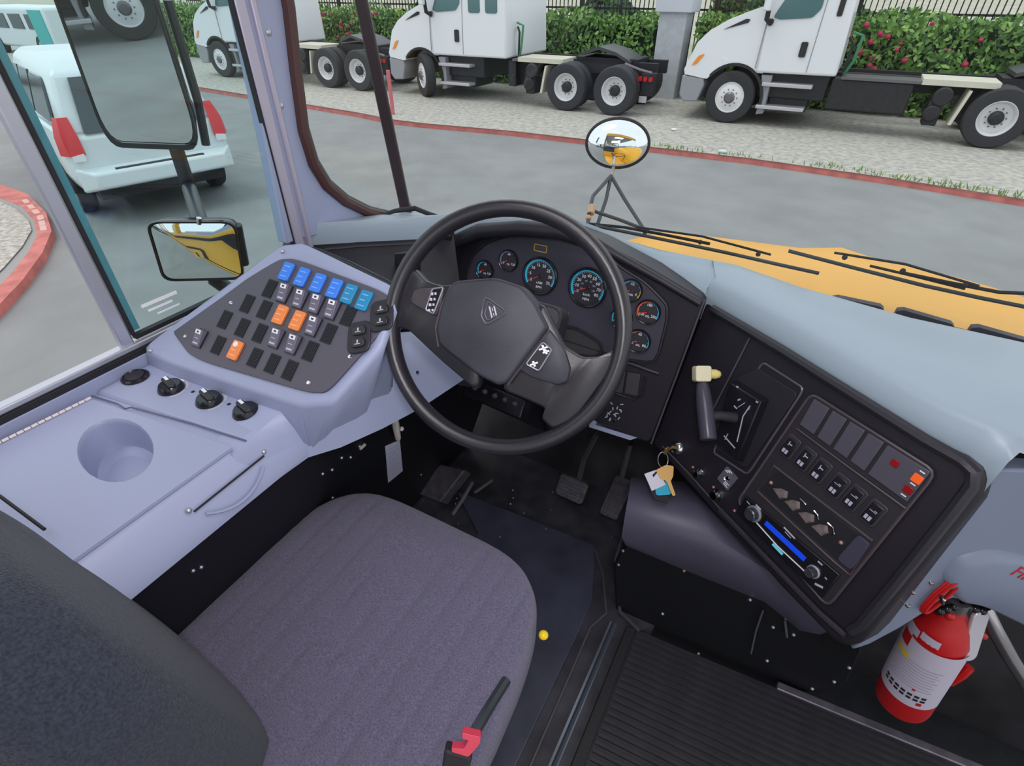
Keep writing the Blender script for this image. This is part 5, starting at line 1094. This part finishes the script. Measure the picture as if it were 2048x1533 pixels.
for s in (1, -1):
    sideq(smooth_poly([(-.52, 1.10), (.55, 1.10), (.55, 1.56), (-.30, 1.56)], .15, 3), s, vgl, 'side_window'); sideq([(.66, 1.10), (1.35, 1.10), (1.35, 1.57), (.66, 1.57)], s, vgl, 'side_window'); sideq([(1.45, 1.10), (2.35, 1.10), (1.72, 1.57), (1.45, 1.57)], s, vgl, 'side_window')
    b = MB(); b.loft([[VP(-1.015, s*.78, .80), VP(-.99, s*.95, .80), VP(-.84, s*1.02, .80)], [VP(-1.0, s*.78, 1.0), VP(-.97, s*.95, 1.0), VP(-.82, s*1.0, 1.0)], [VP(-.90, s*.79, 1.20), VP(-.88, s*.90, 1.20), VP(-.76, s*.93, 1.20)]], cap=False, closed=False)
    b.build('tail_lamp', mat('tail_lamp_red', (.70, .03, .04), .3), van)
    b = MB(); q = [VP(-1.02, s*.93, .74), VP(-1.035, s*.80, .74), VP(-1.035, s*.80, .82), VP(-1.02, s*.93, .80)]; b.loft([q, [p+vf*.04 for p in q]]); b.build('reverse_lamp', white_p, van)
    for x in (0, 3.05):
        c = VP(x, s*.99, .257); b = MB(); b.lathe(c, vl*s, [(.22, -.2), (.31, -.21), (.345, -.17), (.35, -.04), (.33, .0), (.22, 0)], 28); wo = b.build('wheel', tyre_m, van)
        b = MB(); b.lathe(c, vl*s, [(.235, .002), (.22, -.02), (.10, .0), (.0001, .01)], 20); b.build('hubcap', mat('hubcap_silver', (.50, .51, .54), .35, .5), wo)
        b = MB(); aa = [(.43*math.cos(R_(a)), .35+.43*math.sin(R_(a))) for a in range(0, 181, 12)]; ai = [(.36*math.cos(R_(a)), .35+.36*math.sin(R_(a))) for a in range(0, 181, 12)]
        fr_ = Fr(VP(x, s*1.0, -.07), vf, (0, 0, 1)); b.prism(fr_, aa+ai[::-1], -.012, .012); b.build('wheel_arch', tblk, van)
b = MB(); b.loft([[VP(-.975, y, 1.02) for y in (.70, -.70)]+[VP(-.80, y, 1.58) for y in (-.60, .60)], [VP(-.93, y, 1.02) for y in (.70, -.70)]+[VP(-.76, y, 1.58) for y in (-.60, .60)]]); b.build('rear_window', vgl, van, bevel=.004)
b = MB(); b.loft([[VP(-1.14, y, z) for y, z in ((.80, .42), (-.80, .42), (-.80, .60), (.80, .60))], [VP(-.92, y, z) for y, z in ((.97, .36), (-.97, .36), (-.97, .66), (.97, .66))]]); b.build('rear_bumper', vw, van, bevel=.03, seg=3)
b = MB(); b.loft([[VP(-1.10, y, z) for y, z in ((.55, .605), (-.55, .605), (-.55, .62), (.55, .62))], [VP(-1.0, y, z) for y, z in ((.55, .605), (-.55, .605), (-.55, .63), (.55, .63))]]); b.build('step_pad', tblk, van)
b = MB(); b.loft([[VP(-.9, y, z) for y, z in ((.8, .24), (-.8, .24), (-.8, .42), (.8, .42))], [VP(3.6, y, z) for y, z in ((.85, .24), (-.85, .24), (-.85, .42), (.85, .42))]]); b.build('underbody', tblk, van)
# far white shuttle buses
def shuttle(x, y, lab, stripe):
    t = thing('shuttle_bus', lab, 'bus', (x, y, GZ)); b = MB(); b.wbox(x-3, x+3, y, y+2.0, GZ+.35, GZ+1.85); b.build('body', vw, t, bevel=.12, seg=3)
    for k in range(4): b = MB(); b.wbox(x-2.6+1.35*k, x-1.6+1.35*k, y-.03, y+.02, GZ+1.05, GZ+1.6); b.build('side_window', vgl, t, bevel=.02)
    for dx in (-1.9, 1.9): b = MB(); b.lathe((x+dx, y-.02, GZ+.42), (0, -1, 0), [(.2, -.25), (.4, -.25), (.42, -.1), (.4, 0), (.2, 0)], 24); b.build('wheel', tyre_m, t); b = MB(); b.cyl((x+dx, y-.01, GZ+.42), (x+dx, y-.03, GZ+.42), .2, 16); b.build('hubcap', MATS['hubcap_silver'], t)
    b = MB(); b.wbox(x+1.9, x+2.9, y-.035, y+.01, GZ+.5, GZ+1.75); b.build('teal_band', stripe, t)
teal = mat('teal_livery', (.06, .45, .44), .4)
shuttle(-33.0, 14.0, 'white shuttle bus with teal stripe far behind the minivan', teal)
shuttle(-42.0, 8.6, 'white shuttle bus farther away behind the first shuttle', mat('pale_livery', (.5, .6, .62), .4))

# ================================================================ bus nose: hood, wipers, mirrors
hd = thing('bus_hood', 'school bus yellow hood beyond the windshield', 'hood', (.13, 1.9, .3))
b = MB(); rr = []
prof = [(1.225, .905, .68), (1.30, .900, .68), (1.5, .868, .665), (1.65, .838, .655), (1.80, .800, .64), (1.92, .755, .63), (2.05, .69, .62), (2.25, .56, .60), (2.45, .42, .58), (2.6, .25, .56)]
for y, z, hw in prof:
    row = []
    for k in range(25):
        s = -1+2*k/24; x = .12+hw*s; q = abs(s)
        zz = z - .055*q**2.2 - (.10*max(0, (q-.86)/.14)**2) + .020*math.exp(-(s/.10)**2)*min(1, (y-1.2)*2) + (.004)*math.sin(5*s)
        row.append(Vector((x, y, zz)))
    row = [Vector((.12-hw-.02, y, zz-.5))]+row+[Vector((.12+hw+.02, y, zz-.5))]
    rr.append(row)
b.loft(rr, cap=False, closed=False); b.build('hood_panel', yellow_bus, hd, angle=70)
b = MB(); b.wbox(-.98, 1.2, 1.47, 1.50, -.5, .60); b.build('cowl_panel', yellow_bus, hd)
for s, x0, x1 in ((1, -.95, -.50), (-1, .74, 1.2)):
    b = MB(); b.loft([[Vector((x, y, z)) for x in (x0, x1)] + [Vector((x, y, -.3)) for x in (x1, x0)] for y, z in ((1.52, .30), (1.8, .30), (2.1, .22), (2.4, -.02))]); b.build('fender', yellow_bus, hd, bevel=.05, seg=3)
# black seal segments between the dash cover and the hood
sl = []
for (u0, v0, u1, v1) in ((1402, 536, 1464, 552), (1500, 562, 1532, 571), (1662, 598, 1766, 620), (1792, 622, 1906, 655), (1940, 656, 2060, 690), (2090, 700, 2200, 730)):
    p, q = ony(u0, v0, 1.222), ony(u1, v1, 1.222); b = MB()
    b.prism(Fr(p, q-p, (0, 0, 1)), [(0, -.028), ((q-p).length, -.028), ((q-p).length, .004), ((q-p).length*.92, .009), (.01, .009), (0, .004)], -.008, .008); b.build('cowl_seal', mat('dark_cowl_seal', (.035, .028, .04), .5), hd)
def wiper(pts, arm, lab):
    c = ony(*pts[0], 1.245); t = thing('windshield_wiper', lab, 'wiper', c)
    P_ = [ony(u, v, 1.245) for u, v in pts]; b = MB(); b.tube(P_, [.0042]*len(P_), 6); b.build('blade', mat('wiper_rubber', (.03, .04, .045), .5), t)
    A2 = [ony(u, v, 1.262) for u, v in arm]; b = MB(); b.tube(A2, .0038, 6); b.build('arm', black_matte, t)
    for k in (.25, .5, .75):
        i = k*(len(P_)-1); p = P_[0].lerp(P_[-1], k); b = MB(); b.ball(p+Vector((0, .01, .010)), .0055, 8, 5); b.build('clip', black_matte, t)
    b = MB(); b.tube([P_[0].lerp(P_[-1], .2)+Vector((0, .012, .014)), P_[0].lerp(P_[-1], .5)+Vector((0, .016, .022)), P_[0].lerp(P_[-1], .8)+Vector((0, .012, .014))], .0028, 6); b.build('bridge', black_matte, t)
wiper([(1190, 452), (1300, 474), (1450, 505), (1560, 530), (1638, 547)], [(1180, 448), (1250, 455), (1330, 470), (1420, 488)], 'black windshield wiper in front of the steering wheel, tip over the yellow hood')
wiper([(1577, 502), (1700, 534), (1850, 572), (1960, 596), (2060, 616)], [(1800, 545), (1900, 566), (2000, 585), (2080, 588)], 'black windshield wiper at the right edge above the yellow hood')
b = MB(); b.tube([ony(1740, 532, 1.27), ony(1830, 553, 1.275), ony(1930, 578, 1.27)], .003, 6); b.build('linkage', black_matte, hd)
# round convex mirror on its tripod
mc = dep(1235, 287, 2.30); cv = thing('crossview_mirror', 'oval convex mirror on a black tripod at the front left of the hood', 'mirror', dep(1200, 455, 2.0))
nrm = (CAM-mc).normalized(); nrm = (nrm+Vector((.0, -.05, -.02))).normalized(); Um = Vector((-nrm.y, nrm.x, 0)).normalized(); Um = Um if Um.dot(cR) > 0 else -Um; Fm = Fr(mc, Um, nrm.cross(Um))
b = MB(); mw, mh = .130, .094; rings = []
for j in range(0, 9):
    r = math.cos(R_(90*j/9)); rings.append([Fm.pt(mw*r*math.cos(2*math.pi*k/40), mh*r*math.sin(2*math.pi*k/40), .058*math.sin(R_(90*j/9))) for k in range(40)])
b.loft(rings, cap=True); b.build('convex_glass', mirror_m, cv, angle=80)
b = MB(); b.tube([Fm.pt(mw*1.02*math.cos(2*math.pi*k/40), mh*1.03*math.sin(2*math.pi*k/40), 0) for k in range(40)], .0065, 8, closed=True); b.build('rim', rubber, cv)
b = MB(); b.loft([[Fm.pt(mw*s*math.cos(2*math.pi*k/24), mh*s*math.sin(2*math.pi*k/24), h) for k in range(24)] for s, h in ((1, 0), (.8, -.03), (.3, -.045))]); b.build('back_shell', black_plastic, cv)
apex = dep(1222, 352, 2.25)
b = MB(); b.tube([Fm.pt(-.005, -mh, 0), apex], .008, 8); b.build('neck', silver, cv)
for q in (([dep(1186, 392, 2.15), dep(1181, 412, 2.1), dep(1175, 452, 2.05)],), ([dep(1212, 400, 2.2), dep(1194, 452, 2.1)],), ([dep(1250, 400, 2.2), dep(1290, 462, 2.1)],)):
    b = MB(); b.tube([apex]+q[0]+[Vector((max(-.9, q[0][-1].x), q[0][-1].y, .27))], .0075, 8); b.build('leg', mat('tripod_black', (.035, .045, .055), .4), cv)
b = MB(); b.tube([dep(1180, 420, 2.1), dep(1240, 440, 2.08), dep(1286, 458, 2.05)], .007, 8); b.build('brace', MATS['tripod_black'], cv)
b = MB(); b.cyl(dep(1184, 412, 2.09), dep(1181, 428, 2.08), .015, 8); b.ball(dep(1177, 436, 2.07), .012, 8, 5); b.build('clamp', mat('rusty_clamp', (.45, .30, .20), .5), cv)
# side mirrors
def side_mirror(t, quad_, c3, name, convex=0, depth=.05):
    pass
na = R_(29); FM = Fr(dep(300, 150, 1.42), (math.cos(na), math.sin(na), 0), (.486*.085, -.874*.085, 1))
FM2 = Fr(dep(390, 500, 1.34), (math.cos(R_(35)), math.sin(R_(35)), 0), (.02, -.10, 1))
sm = thing('side_mirror', 'tall flat rear-view mirror in black housing outside the side window', 'mirror', FM.w(400, 430))
def mirror_panel(fr, pts, cx_, convex, par, nmh='housing'):
    q = smooth_poly(pts, .16, 5); ct = Vector((sum(p[0] for p in q)/len(q), sum(p[1] for p in q)/len(q)))
    b = MB(); b.loft([[fr.pt(*(ct+(Vector(p)-ct)*s), c) for p in q] for s, c in ((.75, -.05), (.97, -.035), (1.05, -.005), (1.05, .003), (1.0, .003), (.99, -.001))], cap=True); b.build(nmh, black_gloss, par, angle=50)
    b = MB(); rings = [[fr.pt(*(ct+(Vector(p)-ct)*s), .0005+convex*(1-s*s)) for p in q] for s in (.985, .9, .8, .65, .5, .35, .2, .08)]
    b.loft(rings, cap=False); b.bm.faces.new([b.bm.verts.new(p) for p in rings[-1]]); b.build('mirror_glass', mirror_m, par, angle=80)
tl, tr2, br2, bl2 = FM.px(137, 0), FM.px(318, 0), FM.px(400, 291), FM.px(216, 284)
ext = .23
tl = (tl[0], tl[1]+ext); tr2 = (tr2[0], tr2[1]+ext)
mirror_panel(FM, [bl2, br2, tr2, tl], 0, 0, sm)
b = MB(); b.tube([FM.w(352, 296, -.02), FM.w(378, 375, -.02), FM2.w(402, 450, -.055), FM2.w(430, 560, -.06), Vector((-1.2, .86, .62)), Vector((-1.05, .84, .60))], .020, 10); b.build('bracket_pipe', mat('pipe_black', (.02, .024, .035), .4), sm)
b = MB(); b.tube([FM.w(335, 0, -.05), FM.w(395, 200, -.05), FM.w(412, 290, -.04)], .012, 8); b.build('bracket_pipe', MATS['pipe_black'], sm)
cm = thing('convex_side_mirror', 'small convex side mirror below the tall mirror showing the yellow bus flank', 'mirror', FM2.w(400, 560))
mirror_panel(FM2, FM2.poly([(330, 560), (486, 556), (468, 446), (296, 446)]), 0, .014, cm)
b = MB(); b.cyl(FM2.w(398, 436, 0), FM2.w(398, 448, 0), .006, 8); b.build('mount_screw', chrome, cm)
b = MB(); b.cyl(FM2.w(472, 450, -.02), FM2.w(487, 528, -.02), .014, 10); b.build('bracket_pipe', MATS['pipe_black'], cm)
